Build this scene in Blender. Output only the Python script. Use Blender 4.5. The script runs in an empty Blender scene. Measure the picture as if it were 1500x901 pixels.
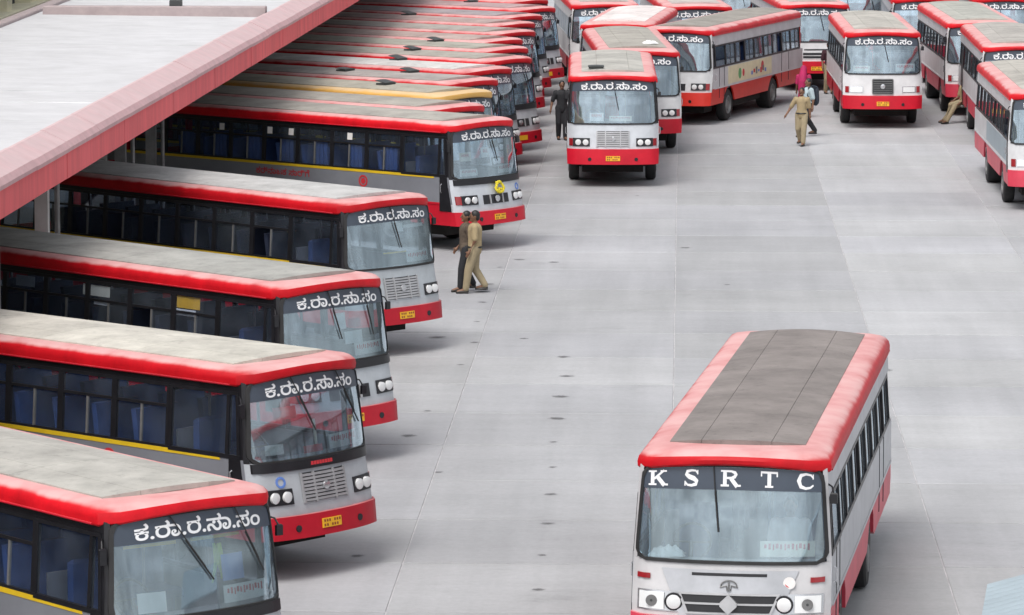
import bpy, math, random
from mathutils import Vector
random.seed(7)
R = math.radians
S = bpy.context.scene
C = S.collection

# ------------------------------------------------------------------ camera
CAM_H, FPX, PITCH, YAW = 11.423, 6225.4, 0.128998, 0.040099
cd = bpy.data.cameras.new('camera'); cam = bpy.data.objects.new('camera', cd); C.objects.link(cam)
cd.sensor_fit = 'HORIZONTAL'; cd.sensor_width = 36.0; cd.lens = 36.0 * FPX / 1500.0
cd.clip_start = 1.0; cd.clip_end = 3000.0
cam.location = (0, 0, CAM_H); cam.rotation_euler = (math.pi / 2 - PITCH, 0, YAW)
S.camera = cam

# ------------------------------------------------------------------ sky and sun (bright overcast)
SUN_EL, SUN_AZ = 58.0, 205.0          # azimuth clockwise from +Y
w = bpy.data.worlds.new('World'); S.world = w; w.use_nodes = True
nt = w.node_tree; bg = nt.nodes['Background']
sky = nt.nodes.new('ShaderNodeTexSky'); sky.sky_type = 'NISHITA'; sky.sun_disc = False
sky.sun_elevation = R(SUN_EL); sky.sun_rotation = R(SUN_AZ)
sky.air_density = 1.0; sky.dust_density = 4.0; sky.ozone_density = 1.0
hs = nt.nodes.new('ShaderNodeHueSaturation'); hs.inputs['Saturation'].default_value = 0.25
nt.links.new(sky.outputs[0], hs.inputs['Color'])
tcw = nt.nodes.new('ShaderNodeTexCoord'); cl = nt.nodes.new('ShaderNodeTexNoise'); cl.inputs['Scale'].default_value = 3.2; cl.inputs['Detail'].default_value = 6; cl.inputs['Roughness'].default_value = 0.6
mpw = nt.nodes.new('ShaderNodeMapping'); mpw.inputs['Scale'].default_value = (1, 1, 2.2); nt.links.new(tcw.outputs['Generated'], mpw.inputs[0]); nt.links.new(mpw.outputs[0], cl.inputs['Vector'])
crw = nt.nodes.new('ShaderNodeMapRange'); crw.inputs[1].default_value = 0.35; crw.inputs[2].default_value = 0.65; crw.inputs[3].default_value = 0.5; crw.inputs[4].default_value = 1.5; nt.links.new(cl.outputs['Fac'], crw.inputs[0])
cm = nt.nodes.new('ShaderNodeMix'); cm.data_type = 'RGBA'; cm.blend_type = 'MULTIPLY'; cm.inputs[0].default_value = 1; nt.links.new(hs.outputs[0], cm.inputs[6]); nt.links.new(crw.outputs[0], cm.inputs[7])   # broken cloud cover added to vary windscreen reflections, alike all round
nt.links.new(cm.outputs[2], bg.inputs[0])
bg.inputs[1].default_value = 0.15
ld = bpy.data.lights.new('sun', 'SUN'); ld.energy = 0.9; ld.angle = R(24); ld.color = (1.0, 0.96, 0.91)
sun = bpy.data.objects.new('sun', ld); C.objects.link(sun)
sd = Vector((math.sin(R(SUN_AZ)) * math.cos(R(SUN_EL)), math.cos(R(SUN_AZ)) * math.cos(R(SUN_EL)), math.sin(R(SUN_EL))))
sun.rotation_euler = sd.to_track_quat('Z', 'Y').to_euler()
S.view_settings.view_transform = 'Standard'; S.view_settings.look = 'None'
S.view_settings.exposure = 0.42; S.view_settings.gamma = 1.0; S.view_settings.use_curve_mapping = False
S.cycles.max_bounces = 7; S.cycles.transparent_max_bounces = 14; S.cycles.diffuse_bounces = 4
S.cycles.caustics_reflective = False; S.cycles.caustics_refractive = False

# ------------------------------------------------------------------ materials
MATS = {}
def nodes(m):
    m.use_nodes = True
    return m.node_tree, m.node_tree.nodes, m.node_tree.links
def pmat(name, col, rough=0.5, metal=0.0, var=0.12, scale=3.0, dust=0.0, dust_col=(0.45, 0.42, 0.38), spec=0.5, bump=0.0, coat=0.0, streak=None, tint=False):
    """painted / plain surface: colour with uneven tone, optional dust and painted sky sheen on upward faces"""
    m = bpy.data.materials.new(name); t, N, L = nodes(m); b = N['Principled BSDF']
    b.inputs['Roughness'].default_value = rough; b.inputs['Metallic'].default_value = metal
    b.inputs['Specular IOR Level'].default_value = spec; b.inputs['Coat Weight'].default_value = coat
    geo = N.new('ShaderNodeNewGeometry')
    mp = N.new('ShaderNodeMapping'); L.new(geo.outputs['Position'], mp.inputs['Vector'])
    if streak: mp.inputs['Scale'].default_value = streak
    nz = N.new('ShaderNodeTexNoise'); nz.inputs['Scale'].default_value = scale; nz.inputs['Detail'].default_value = 6; nz.inputs['Roughness'].default_value = 0.65
    L.new(mp.outputs[0], nz.inputs['Vector'])
    rmp = N.new('ShaderNodeMapRange'); rmp.inputs[1].default_value = 0.3; rmp.inputs[2].default_value = 0.7
    rmp.inputs[3].default_value = 1 - var; rmp.inputs[4].default_value = 1 + var; L.new(nz.outputs['Fac'], rmp.inputs[0])
    mul = N.new('ShaderNodeMix'); mul.data_type = 'RGBA'; mul.blend_type = 'MULTIPLY'; mul.inputs[0].default_value = 1
    mul.inputs[6].default_value = (*col, 1); L.new(rmp.outputs[0], mul.inputs[7])
    out = mul.outputs[2]
    if tint:
        oi = N.new('ShaderNodeObjectInfo'); mt = N.new('ShaderNodeMix'); mt.data_type = 'RGBA'; mt.blend_type = 'MULTIPLY'; mt.inputs[0].default_value = 1; L.new(out, mt.inputs[6]); L.new(oi.outputs['Color'], mt.inputs[7]); out = mt.outputs[2]
    if dust > 0:
        sx = N.new('ShaderNodeSeparateXYZ'); L.new(geo.outputs['Normal'], sx.inputs[0])
        d1 = N.new('ShaderNodeMapRange'); d1.interpolation_type = 'SMOOTHSTEP'
        d1.inputs[1].default_value = 0.80; d1.inputs[2].default_value = 1.18; d1.inputs[3].default_value = 0.0; d1.inputs[4].default_value = dust
        n2 = N.new('ShaderNodeTexNoise'); n2.inputs['Scale'].default_value = 2.2; n2.inputs['Detail'].default_value = 5; L.new(geo.outputs['Position'], n2.inputs['Vector'])
        ma = N.new('ShaderNodeMath'); ma.operation = 'MULTIPLY_ADD'; L.new(n2.outputs['Fac'], ma.inputs[0]); ma.inputs[1].default_value = 0.5; L.new(sx.outputs[2], ma.inputs[2]); L.new(ma.outputs[0], d1.inputs[0])
        mm = N.new('ShaderNodeMath'); mm.operation = 'MULTIPLY'; L.new(d1.outputs[0], mm.inputs[0])
        r2 = N.new('ShaderNodeMapRange'); r2.inputs[1].default_value = 0.3; r2.inputs[2].default_value = 0.65; r2.inputs[3].default_value = 0.7; r2.inputs[4].default_value = 1.05
        L.new(n2.outputs['Fac'], r2.inputs[0]); L.new(r2.outputs[0], mm.inputs[1])
        mx = N.new('ShaderNodeMix'); mx.data_type = 'RGBA'; L.new(mm.outputs[0], mx.inputs[0]); L.new(out, mx.inputs[6]); mx.inputs[7].default_value = (*dust_col, 1)
        out = mx.outputs[2]
        rr = N.new('ShaderNodeMapRange'); rr.inputs[3].default_value = rough; rr.inputs[4].default_value = 0.85; L.new(mm.outputs[0], rr.inputs[0]); L.new(rr.outputs[0], b.inputs['Roughness'])
    L.new(out, b.inputs['Base Color'])
    if bump > 0:
        bp = N.new('ShaderNodeBump'); bp.inputs['Strength'].default_value = bump; bp.inputs['Distance'].default_value = 0.02
        L.new(nz.outputs['Fac'], bp.inputs['Height']); L.new(bp.outputs[0], b.inputs['Normal'])
    MATS[name] = m
    return m
def glassmat(name, tint, veil, veilcol, boost=1.0, smear=(1, 1, 1)):
    """thin sheet of dusty glass: clear + a pale veil for dust and painted sky reflection + fresnel gloss"""
    m = bpy.data.materials.new(name); t, N, L = nodes(m); N.remove(N['Principled BSDF']); o = N['Material Output']
    tr = N.new('ShaderNodeBsdfTransparent'); tr.inputs[0].default_value = (*tint, 1)
    df = N.new('ShaderNodeBsdfDiffuse'); df.inputs[0].default_value = (*veilcol, 1)  # veil colour stands for dust plus the pale reflected sky
    gl = N.new('ShaderNodeBsdfGlossy'); gl.inputs['Roughness'].default_value = 0.03; gl.inputs['Color'].default_value = (0.80, 0.92, 1.0, 1)  # sky blue put into the gloss colour
    geo = N.new('ShaderNodeNewGeometry'); nz = N.new('ShaderNodeTexNoise'); nz.inputs['Scale'].default_value = 1.6; nz.inputs['Detail'].default_value = 6; mpg = N.new('ShaderNodeMapping'); mpg.inputs['Scale'].default_value = smear
    L.new(geo.outputs['Position'], mpg.inputs[0]); L.new(mpg.outputs[0], nz.inputs['Vector'])
    mr = N.new('ShaderNodeMapRange'); mr.inputs[1].default_value = 0.3; mr.inputs[2].default_value = 0.7; mr.inputs[3].default_value = veil * 0.35; mr.inputs[4].default_value = veil * 1.65
    L.new(nz.outputs['Fac'], mr.inputs[0])
    m1 = N.new('ShaderNodeMixShader'); L.new(mr.outputs[0], m1.inputs[0]); L.new(tr.outputs[0], m1.inputs[1]); L.new(df.outputs[0], m1.inputs[2])
    dt = N.new('ShaderNodeVectorMath'); dt.operation = 'DOT_PRODUCT'; L.new(geo.outputs['Incoming'], dt.inputs[0]); L.new(geo.outputs['Normal'], dt.inputs[1])
    def mth(op, a, v=None, clamp=False):
        k = N.new('ShaderNodeMath'); k.operation = op; k.use_clamp = clamp
        if isinstance(a, float): k.inputs[0].default_value = a
        else: L.new(a, k.inputs[0])
        if v is not None:
            if isinstance(v, float): k.inputs[1].default_value = v
            else: L.new(v, k.inputs[1])
        return k
    ab = mth('ABSOLUTE', dt.outputs['Value']); om = mth('SUBTRACT', 1.0, ab.outputs[0]); pw = mth('POWER', om.outputs[0], 5.0)     # Schlick, same from both faces
    fs_ = mth('MULTIPLY', pw.outputs[0], 0.96); fa = mth('ADD', fs_.outputs[0], 0.042); mu = mth('MULTIPLY', fa.outputs[0], float(boost), True)
    m2 = N.new('ShaderNodeMixShader'); L.new(mu.outputs[0], m2.inputs[0]); L.new(m1.outputs[0], m2.inputs[1]); L.new(gl.outputs[0], m2.inputs[2])
    L.new(m2.outputs[0], o.inputs[0]); MATS[name] = m
    return m
DPINK = (0.66, 0.42, 0.41)  # pale pink painted on red tops for dust and sky sheen together
pmat('red_paint', (0.62, 0.006, 0.014), 0.5, spec=0.3, var=0.20, scale=2.2, dust=0.9, dust_col=DPINK, tint=True)
pmat('red_skirt', (0.52, 0.008, 0.024), 0.45, spec=0.35, var=0.15, scale=1.5, dust=0.4, dust_col=DPINK, tint=True)
pmat('pink_skirt', (0.60, 0.05, 0.085), 0.42, var=0.16, scale=1.3, dust=0.4, dust_col=DPINK)
pmat('orange_skirt', (0.62, 0.03, 0.018), 0.4, var=0.12, scale=1.5, dust=0.4, dust_col=DPINK)
pmat('yellow_roof_paint', (0.70, 0.40, 0.10), 0.4, var=0.12, scale=1.5, dust=0.6, dust_col=(0.62, 0.52, 0.38))
pmat('silver_paint', (0.52, 0.53, 0.56), 0.36, metal=0.2, var=0.14, scale=2.0, dust=0.3, tint=True)
pmat('pale_paint', (0.62, 0.61, 0.62), 0.38, var=0.13, scale=2.0, dust=0.3, tint=True)
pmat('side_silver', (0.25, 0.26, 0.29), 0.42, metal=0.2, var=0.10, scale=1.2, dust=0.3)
pmat('cream_paint', (0.72, 0.66, 0.44), 0.45, var=0.1)
pmat('black_trim', (0.012, 0.012, 0.015), 0.38, var=0.3)
pmat('black_rubber', (0.02, 0.02, 0.021), 0.75, var=0.3)
pmat('chassis_black', (0.015, 0.014, 0.013), 0.9, var=0.3)
pmat('rim_grey', (0.20, 0.20, 0.20), 0.5, metal=0.4, var=0.25)
pmat('chrome', (0.62, 0.63, 0.65), 0.25, metal=0.8, var=0.1)
pmat('grille_silver', (0.45, 0.45, 0.46), 0.35, metal=0.5, var=0.15)
pmat('yellow_stripe', (0.70, 0.47, 0.02), 0.45, var=0.1)
pmat('plate_yellow', (0.78, 0.42, 0.02), 0.5, var=0.1)
pmat('plate_ink', (0.25, 0.05, 0.02), 0.6)
pmat('lamp_lens', (0.75, 0.76, 0.76), 0.08, var=0.05, coat=1.0)
pmat('lamp_red', (0.28, 0.015, 0.02), 0.2, coat=0.6)
pmat('band_blue', (0.055, 0.07, 0.095), 0.3, var=0.1)
pmat('letter_white', (0.80, 0.81, 0.82), 0.5, var=0.04)
pmat('letter_red', (0.55, 0.03, 0.04), 0.5)
pmat('mark_blue', (0.12, 0.22, 0.55), 0.5)
pmat('mark_green', (0.10, 0.32, 0.12), 0.5)
pmat('mark_teal', (0.10, 0.45, 0.58), 0.5)
pmat('board_white', (0.80, 0.78, 0.76), 0.6)
pmat('board_cream', (0.74, 0.70, 0.58), 0.6)
pmat('interior_grey', (0.20, 0.21, 0.23), 0.8)
pmat('dash_grey', (0.34, 0.36, 0.38), 0.7)
pmat('seat_blue', (0.030, 0.068, 0.20), 0.75, var=0.2)
pmat('seat_shaded', (0.010, 0.017, 0.040), 0.8, var=0.2)  # blue seats in a darker copy, canopy shade put into the colour
pmat('curtain_grey', (0.30, 0.33, 0.36), 0.85, var=0.15)
pmat('hatch_dark', (0.05, 0.055, 0.055), 0.6)
pmat('cloth_white', (0.75, 0.76, 0.76), 0.85)
pmat('garland_yellow', (0.75, 0.62, 0.03), 0.7, var=0.25, scale=30)
pmat('tassel_green', (0.42, 0.60, 0.05), 0.7)
pmat('canopy_pink', (0.78, 0.13, 0.14), 0.7, var=0.14, scale=2.6, streak=(1, 1.0, 0.12), bump=0.05)
pmat('canopy_coping', (0.60, 0.38, 0.39), 0.75, var=0.12, scale=2.5, dust=0.45, dust_col=(0.60, 0.52, 0.52))
pmat('canopy_roof', (0.58, 0.58, 0.60), 0.8, var=0.13, scale=1.3, dust=0.3, dust_col=(0.55, 0.545, 0.54), bump=0.04)
pmat('beam_mauve', (0.40, 0.33, 0.33), 0.8, var=0.12)
pmat('soffit', (0.14, 0.14, 0.14), 0.9)  # colour darkened to deepen the shade under the canopy
pmat('column_white', (0.62, 0.61, 0.59), 0.7, var=0.1)
pmat('wall_dark', (0.05, 0.055, 0.06), 0.85)  # wall colour darkened for the deep shade behind the canopy
pmat('wall_cream', (0.72, 0.68, 0.50), 0.8, var=0.1)
pmat('gutter_dark', (0.06, 0.06, 0.065), 0.9)
pmat('roof_blue', (0.33, 0.40, 0.44), 0.45, var=0.08, scale=1.5)
pmat('sealant', (0.50, 0.49, 0.50), 0.85, var=0.25, scale=1.5)
glassmat('windshield_glass', (0.86, 0.93, 0.96), 0.085, (0.58, 0.67, 0.73), 4.9, (2.6, 2.6, 0.8))
glassmat('window_glass', (0.86, 0.90, 0.95), 0.03, (0.40, 0.46, 0.55), 0.8)
glassmat('window_glass_pale', (0.85, 0.88, 0.92), 0.24, (0.42, 0.48, 0.53), 1.2)
glassmat('window_glass_clear', (0.85, 0.88, 0.92), 0.22, (0.52, 0.58, 0.62), 1.3)

def roofmat():
    m = bpy.data.materials.new('roof_sheet'); t, N, L = nodes(m); b = N['Principled BSDF']; b.inputs['Roughness'].default_value = 0.85
    oi = N.new('ShaderNodeObjectInfo'); tc = N.new('ShaderNodeTexCoord')
    n1 = N.new('ShaderNodeTexNoise'); n1.inputs['Scale'].default_value = 1.4; n1.inputs['Detail'].default_value = 8; n1.inputs['Roughness'].default_value = 0.7
    geo = N.new('ShaderNodeNewGeometry'); L.new(geo.outputs['Position'], n1.inputs['Vector'])
    mr = N.new('ShaderNodeMapRange'); mr.inputs[1].default_value = 0.3; mr.inputs[2].default_value = 0.7; mr.inputs[3].default_value = 0.72; mr.inputs[4].default_value = 1.20; L.new(n1.outputs['Fac'], mr.inputs[0])
    rr = N.new('ShaderNodeMapRange'); rr.inputs[3].default_value = 0.94; rr.inputs[4].default_value = 1.06; L.new(oi.outputs['Random'], rr.inputs[0])
    mu = N.new('ShaderNodeMath'); mu.operation = 'MULTIPLY'; L.new(mr.outputs[0], mu.inputs[0]); L.new(rr.outputs[0], mu.inputs[1])
    mx = N.new('ShaderNodeMix'); mx.data_type = 'RGBA'; mx.blend_type = 'MULTIPLY'; mx.inputs[0].default_value = 1
    n2 = N.new('ShaderNodeTexNoise'); n2.inputs['Scale'].default_value = 5.0; n2.inputs['Detail'].default_value = 7; n2.inputs['Roughness'].default_value = 0.75; L.new(geo.outputs['Position'], n2.inputs['Vector'])
    m2 = N.new('ShaderNodeMapRange'); m2.inputs[1].default_value = 0.56; m2.inputs[2].default_value = 0.70; m2.inputs[3].default_value = 1.0; m2.inputs[4].default_value = 0.72; L.new(n2.outputs['Fac'], m2.inputs[0])
    mu2 = N.new('ShaderNodeMath'); mu2.operation = 'MULTIPLY'; L.new(mu.outputs[0], mu2.inputs[0]); L.new(m2.outputs[0], mu2.inputs[1]); mu = mu2
    L.new(oi.outputs['Color'], mx.inputs[6]); L.new(mu.outputs[0], mx.inputs[7]); L.new(mx.outputs[2], b.inputs['Base Color'])
    MATS['roof_sheet'] = m
roofmat()
def concretemat(name, base):
    m = bpy.data.materials.new(name); t, N, L = nodes(m); b = N['Principled BSDF']; b.inputs['Specular IOR Level'].default_value = 0.35
    geo = N.new('ShaderNodeNewGeometry'); oi = N.new('ShaderNodeObjectInfo')
    def noise(sc, scale, det=6, ro=0.6):
        mp = N.new('ShaderNodeMapping'); mp.inputs['Scale'].default_value = sc; L.new(geo.outputs['Position'], mp.inputs[0])
        n = N.new('ShaderNodeTexNoise'); n.inputs['Scale'].default_value = scale; n.inputs['Detail'].default_value = det; n.inputs['Roughness'].default_value = ro; L.new(mp.outputs[0], n.inputs[0]); return n
    def rng(src, lo, hi, a, c):
        r = N.new('ShaderNodeMapRange'); r.inputs[1].default_value = lo; r.inputs[2].default_value = hi; r.inputs[3].default_value = a; r.inputs[4].default_value = c; L.new(src, r.inputs[0]); return r.outputs[0]
    def mul(a, c):
        k = N.new('ShaderNodeMath'); k.operation = 'MULTIPLY'; L.new(a, k.inputs[0]); L.new(c, k.inputs[1]); return k.outputs[0]
    f = rng(noise((1, 1, 1), 0.16, 5).outputs['Fac'], 0.3, 0.7, 0.86, 1.12)             # broad dirt
    f = mul(f, rng(noise((0.35, 2.2, 1), 0.8, 8, 0.7).outputs['Fac'], 0.3, 0.7, 0.945, 1.045))   # brushed across
    f = mul(f, rng(noise((1.6, 0.10, 1), 0.9, 5).outputs['Fac'], 0.25, 0.75, 0.89, 1.08))       # wheel tracks along
    f = mul(f, rng(noise((1, 1, 1), 9.0, 6, 0.75).outputs['Fac'], 0.3, 0.7, 0.92, 1.07))
    f = mul(f, rng(oi.outputs['Random'], 0, 1, 0.955, 1.045))
    spot = noise((0.8, 1, 1), 0.55, 8, 0.75); f = mul(f, rng(spot.outputs['Fac'], 0.58, 0.72, 1.0, 0.82))
    mx = N.new('ShaderNodeMix'); mx.data_type = 'RGBA'; mx.blend_type = 'MULTIPLY'; mx.inputs[0].default_value = 1; mx.inputs[6].default_value = (*base, 1); L.new(f, mx.inputs[7])
    mo = N.new('ShaderNodeMix'); mo.data_type = 'RGBA'; mo.blend_type = 'MULTIPLY'; mo.inputs[0].default_value = 1; L.new(mx.outputs[2], mo.inputs[6]); L.new(oi.outputs['Color'], mo.inputs[7])
    L.new(mo.outputs[2], b.inputs['Base Color'])
    L.new(rng(noise((1, 1, 1), 0.4).outputs['Fac'], 0.3, 0.7, 0.62, 0.85), b.inputs['Roughness'])
    bp = N.new('ShaderNodeBump'); bp.inputs['Strength'].default_value = 0.12; bp.inputs['Distance'].default_value = 0.01
    L.new(noise((0.5, 3, 1), 12, 3).outputs['Fac'], bp.inputs['Height']); L.new(bp.outputs[0], b.inputs['Normal'])
    MATS[name] = m
concretemat('concrete', (0.398, 0.402, 0.412))
def oilmat():
    m = bpy.data.materials.new('oil'); t, N, L = nodes(m); N.remove(N['Principled BSDF']); o = N['Material Output']
    tc = N.new('ShaderNodeTexCoord'); ln = N.new('ShaderNodeVectorMath'); ln.operation = 'LENGTH'; L.new(tc.outputs['Object'], ln.inputs[0])
    nz = N.new('ShaderNodeTexNoise'); nz.inputs['Scale'].default_value = 2.5; nz.inputs['Detail'].default_value = 5; oi = N.new('ShaderNodeObjectInfo'); ad = N.new('ShaderNodeVectorMath'); L.new(tc.outputs['Object'], ad.inputs[0]); L.new(oi.outputs['Location'], ad.inputs[1]); L.new(ad.outputs[0], nz.inputs['Vector'])
    k = N.new('ShaderNodeMath'); k.operation = 'MULTIPLY_ADD'; L.new(nz.outputs['Fac'], k.inputs[0]); k.inputs[1].default_value = -1.1; L.new(ln.outputs['Value'], k.inputs[2])
    r = N.new('ShaderNodeMapRange'); r.interpolation_type = 'SMOOTHSTEP'; r.inputs[1].default_value = -0.35; r.inputs[2].default_value = 0.35; r.inputs[3].default_value = 0.48; r.inputs[4].default_value = 0.0; L.new(k.outputs[0], r.inputs[0])
    tr = N.new('ShaderNodeBsdfTransparent'); df = N.new('ShaderNodeBsdfDiffuse'); df.inputs[0].default_value = (0.09, 0.088, 0.09, 1); mx = N.new('ShaderNodeMixShader')
    L.new(r.outputs[0], mx.inputs[0]); L.new(tr.outputs[0], mx.inputs[1]); L.new(df.outputs[0], mx.inputs[2]); L.new(mx.outputs[0], o.inputs[0]); MATS['oil'] = m
oilmat()
concretemat('concrete_dark', (0.12, 0.12, 0.12))  # platform concrete with canopy shade put into its colour

# ------------------------------------------------------------------ mesh helpers
class MB:
    def __init__(s): s.v = []; s.f = []
    def add(s, vs, fs):
        o = len(s.v); s.v += [tuple(p) for p in vs]; s.f += [tuple(i + o for i in f) for f in fs]; return s
    def box(s, x0, x1, y0, y1, z0, z1):
        return s.add([(x0, y0, z0), (x1, y0, z0), (x1, y1, z0), (x0, y1, z0), (x0, y0, z1), (x1, y0, z1), (x1, y1, z1), (x0, y1, z1)],
                     [(0, 3, 2, 1), (4, 5, 6, 7), (0, 1, 5, 4), (1, 2, 6, 5), (2, 3, 7, 6), (3, 0, 4, 7)])
    def bbox(s, x0, x1, y0, y1, z0, z1, b=0.01):
        """box with chamfered upper edges"""
        return s.add([(x0, y0, z0), (x1, y0, z0), (x1, y1, z0), (x0, y1, z0), (x0, y0, z1 - b), (x1, y0, z1 - b), (x1, y1, z1 - b), (x0, y1, z1 - b),
                      (x0 + b, y0 + b, z1), (x1 - b, y0 + b, z1), (x1 - b, y1 - b, z1), (x0 + b, y1 - b, z1)],
                     [(0, 3, 2, 1), (8, 9, 10, 11), (0, 1, 5, 4), (1, 2, 6, 5), (2, 3, 7, 6), (3, 0, 4, 7), (4, 5, 9, 8), (5, 6, 10, 9), (6, 7, 11, 10), (7, 4, 8, 11)])
    def tube(s, pts, rad, n=8):
        """tube along points with radius per point"""
        pts = [Vector(p) for p in pts]; rings = []
        if not hasattr(rad, '__len__'): rad = [rad] * len(pts)
        for i, p in enumerate(pts):
            d = (pts[min(i + 1, len(pts) - 1)] - pts[max(i - 1, 0)]).normalized()
            a = d.orthogonal().normalized() if abs(d.z) < 0.9 else d.cross(Vector((0, 1, 0))).normalized()
            if abs(d.z) < 0.9: a = d.cross(Vector((0, 0, 1))).normalized()
            b = d.cross(a)
            rings.append([p + (a * math.cos(2 * math.pi * k / n) + b * math.sin(2 * math.pi * k / n)) * rad[i] for k in range(n)])
        vs = [q for r in rings for q in r]; fs = []
        for i in range(len(rings) - 1):
            for k in range(n):
                fs.append((i * n + k, i * n + (k + 1) % n, (i + 1) * n + (k + 1) % n, (i + 1) * n + k))
        fs.append(tuple(range(n - 1, -1, -1))); fs.append(tuple((len(rings) - 1) * n + k for k in range(n)))
        return s.add(vs, fs)
    def ball(s, c, r, nu=12, nv=8):
        if not hasattr(r, '__len__'): r = (r, r, r)
        vs = [(c[0], c[1], c[2] - r[2])]
        for j in range(1, nv):
            a = math.pi * j / nv - math.pi / 2
            for i in range(nu):
                b = 2 * math.pi * i / nu
                vs.append((c[0] + r[0] * math.cos(a) * math.cos(b), c[1] + r[1] * math.cos(a) * math.sin(b), c[2] + r[2] * math.sin(a)))
        vs.append((c[0], c[1], c[2] + r[2])); fs = []
        for i in range(nu):
            fs.append((0, 1 + (i + 1) % nu, 1 + i)); fs.append((len(vs) - 1, 1 + (nv - 2) * nu + i, 1 + (nv - 2) * nu + (i + 1) % nu))
        for j in range(nv - 2):
            for i in range(nu):
                a = 1 + j * nu + i; b = 1 + j * nu + (i + 1) % nu
                fs.append((a, b, b + nu, a + nu))
        return s.add(vs, fs)
    def caps(s, pts, rad, n=10):
        s.tube(pts, rad, n)
        if not hasattr(rad, '__len__'): rad = [rad] * len(pts)
        for p, r in zip(pts, rad): s.ball(p, r * 0.995, n, 6)
        return s
    def shell(s, outer, inner, nu, nv):
        """closed sheet between two (u,v)->point maps"""
        vs = [outer(i / nu, j / nv) for j in range(nv + 1) for i in range(nu + 1)] + [inner(i / nu, j / nv) for j in range(nv + 1) for i in range(nu + 1)]
        o = (nu + 1) * (nv + 1); fs = []
        idx = lambda i, j: j * (nu + 1) + i
        for j in range(nv):
            for i in range(nu):
                q = (idx(i, j), idx(i + 1, j), idx(i + 1, j + 1), idx(i, j + 1)); fs.append(q); fs.append(tuple(k + o for k in reversed(q)))
        for i in range(nu):
            fs.append((idx(i + 1, 0), idx(i, 0), idx(i, 0) + o, idx(i + 1, 0) + o)); fs.append((idx(i, nv), idx(i + 1, nv), idx(i + 1, nv) + o, idx(i, nv) + o))
        for j in range(nv):
            fs.append((idx(0, j), idx(0, j + 1), idx(0, j + 1) + o, idx(0, j) + o)); fs.append((idx(nu, j + 1), idx(nu, j), idx(nu, j) + o, idx(nu, j + 1) + o))
        return s.add(vs, fs)
    def loop(s, oo, oi, io, ii):
        """ring solid from four closed outlines: outer-front, inner-front, outer-back, inner-back"""
        n = len(oo); fs = []
        for k in range(n):
            q = (k + 1) % n
            fs += [(k, q, n + q, n + k), (n + k, n + q, 3 * n + q, 3 * n + k), (2 * n + q, 2 * n + k, 3 * n + k, 3 * n + q), (q, k, 2 * n + k, 2 * n + q)]
        return s.add(list(oo) + list(oi) + list(io) + list(ii), fs)
    def mesh(s, name, mat, smooth=35):
        me = bpy.data.meshes.new(name); me.from_pydata(s.v, [], s.f); me.validate(); 
        import bmesh
        bm = bmesh.new(); bm.from_mesh(me); bmesh.ops.recalc_face_normals(bm, faces=bm.faces); bm.to_mesh(me); bm.free()
        if mat: me.materials.append(MATS[mat])
        if smooth:
            me.polygons.foreach_set('use_smooth', [True] * len(me.polygons)); me.set_sharp_from_angle(angle=R(smooth))
        return me
CACHE = {}
TINT = [None]
def part(name, key, fn, mat, parent, loc=None, rz=0, color=None, label=None):
    k = (key, mat)
    if k not in CACHE:
        b = MB(); r = fn(b); b = r if isinstance(r, MB) else b
        CACHE[k] = b.mesh(name, mat)
    o = bpy.data.objects.new(name, CACHE[k]); C.objects.link(o)
    o.parent = parent
    if loc: o.location = loc
    if rz: o.rotation_euler[2] = rz
    o.color = color if color else (TINT[0] or (1, 1, 1, 1))
    if label: o['label'] = label
    return o
def single(name, b, mat, parent=None, smooth=35):
    o = bpy.data.objects.new(name, b.mesh(name, mat, smooth)); C.objects.link(o); o.parent = parent
    return o
def tag(o, label, cat, group=None):
    o['label'] = label; o['category'] = cat
    if group: o['group'] = group
    return o
def empty(name, loc=(0, 0, 0), rz=0):
    o = bpy.data.objects.new(name, None); C.objects.link(o); o.location = loc; o.rotation_euler[2] = rz; o.empty_display_size = 0.3
    return o
TXT = {}
def textmesh(body, offset=0.0):
    """flat outline of a line of writing: (verts, faces), letter height about 1, centred on 0"""
    if body in TXT: return TXT[body]
    cu = bpy.data.curves.new('writing', 'FONT'); cu.body = body; cu.size = 1.0; cu.offset = offset; cu.resolution_u = 3
    o = bpy.data.objects.new('writing', cu); C.objects.link(o)
    dg = bpy.context.evaluated_depsgraph_get(); dg.update()
    me = bpy.data.meshes.new_from_object(o.evaluated_get(dg))
    vs = [v.co.copy() for v in me.vertices]; fs = [tuple(p.vertices) for p in me.polygons]
    bpy.data.objects.remove(o); bpy.data.curves.remove(cu); bpy.data.meshes.remove(me)
    if vs:
        x0 = min(v.x for v in vs); x1 = max(v.x for v in vs); y0 = min(v.y for v in vs); y1 = max(v.y for v in vs)
        vs = [((v.x - (x0 + x1) / 2), (v.y - (y0 + y1) / 2)) for v in vs]
        TXT[body] = (vs, fs, x1 - x0, y1 - y0)
    else: TXT[body] = ([], [], 1, 1)
    return TXT[body]

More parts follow.
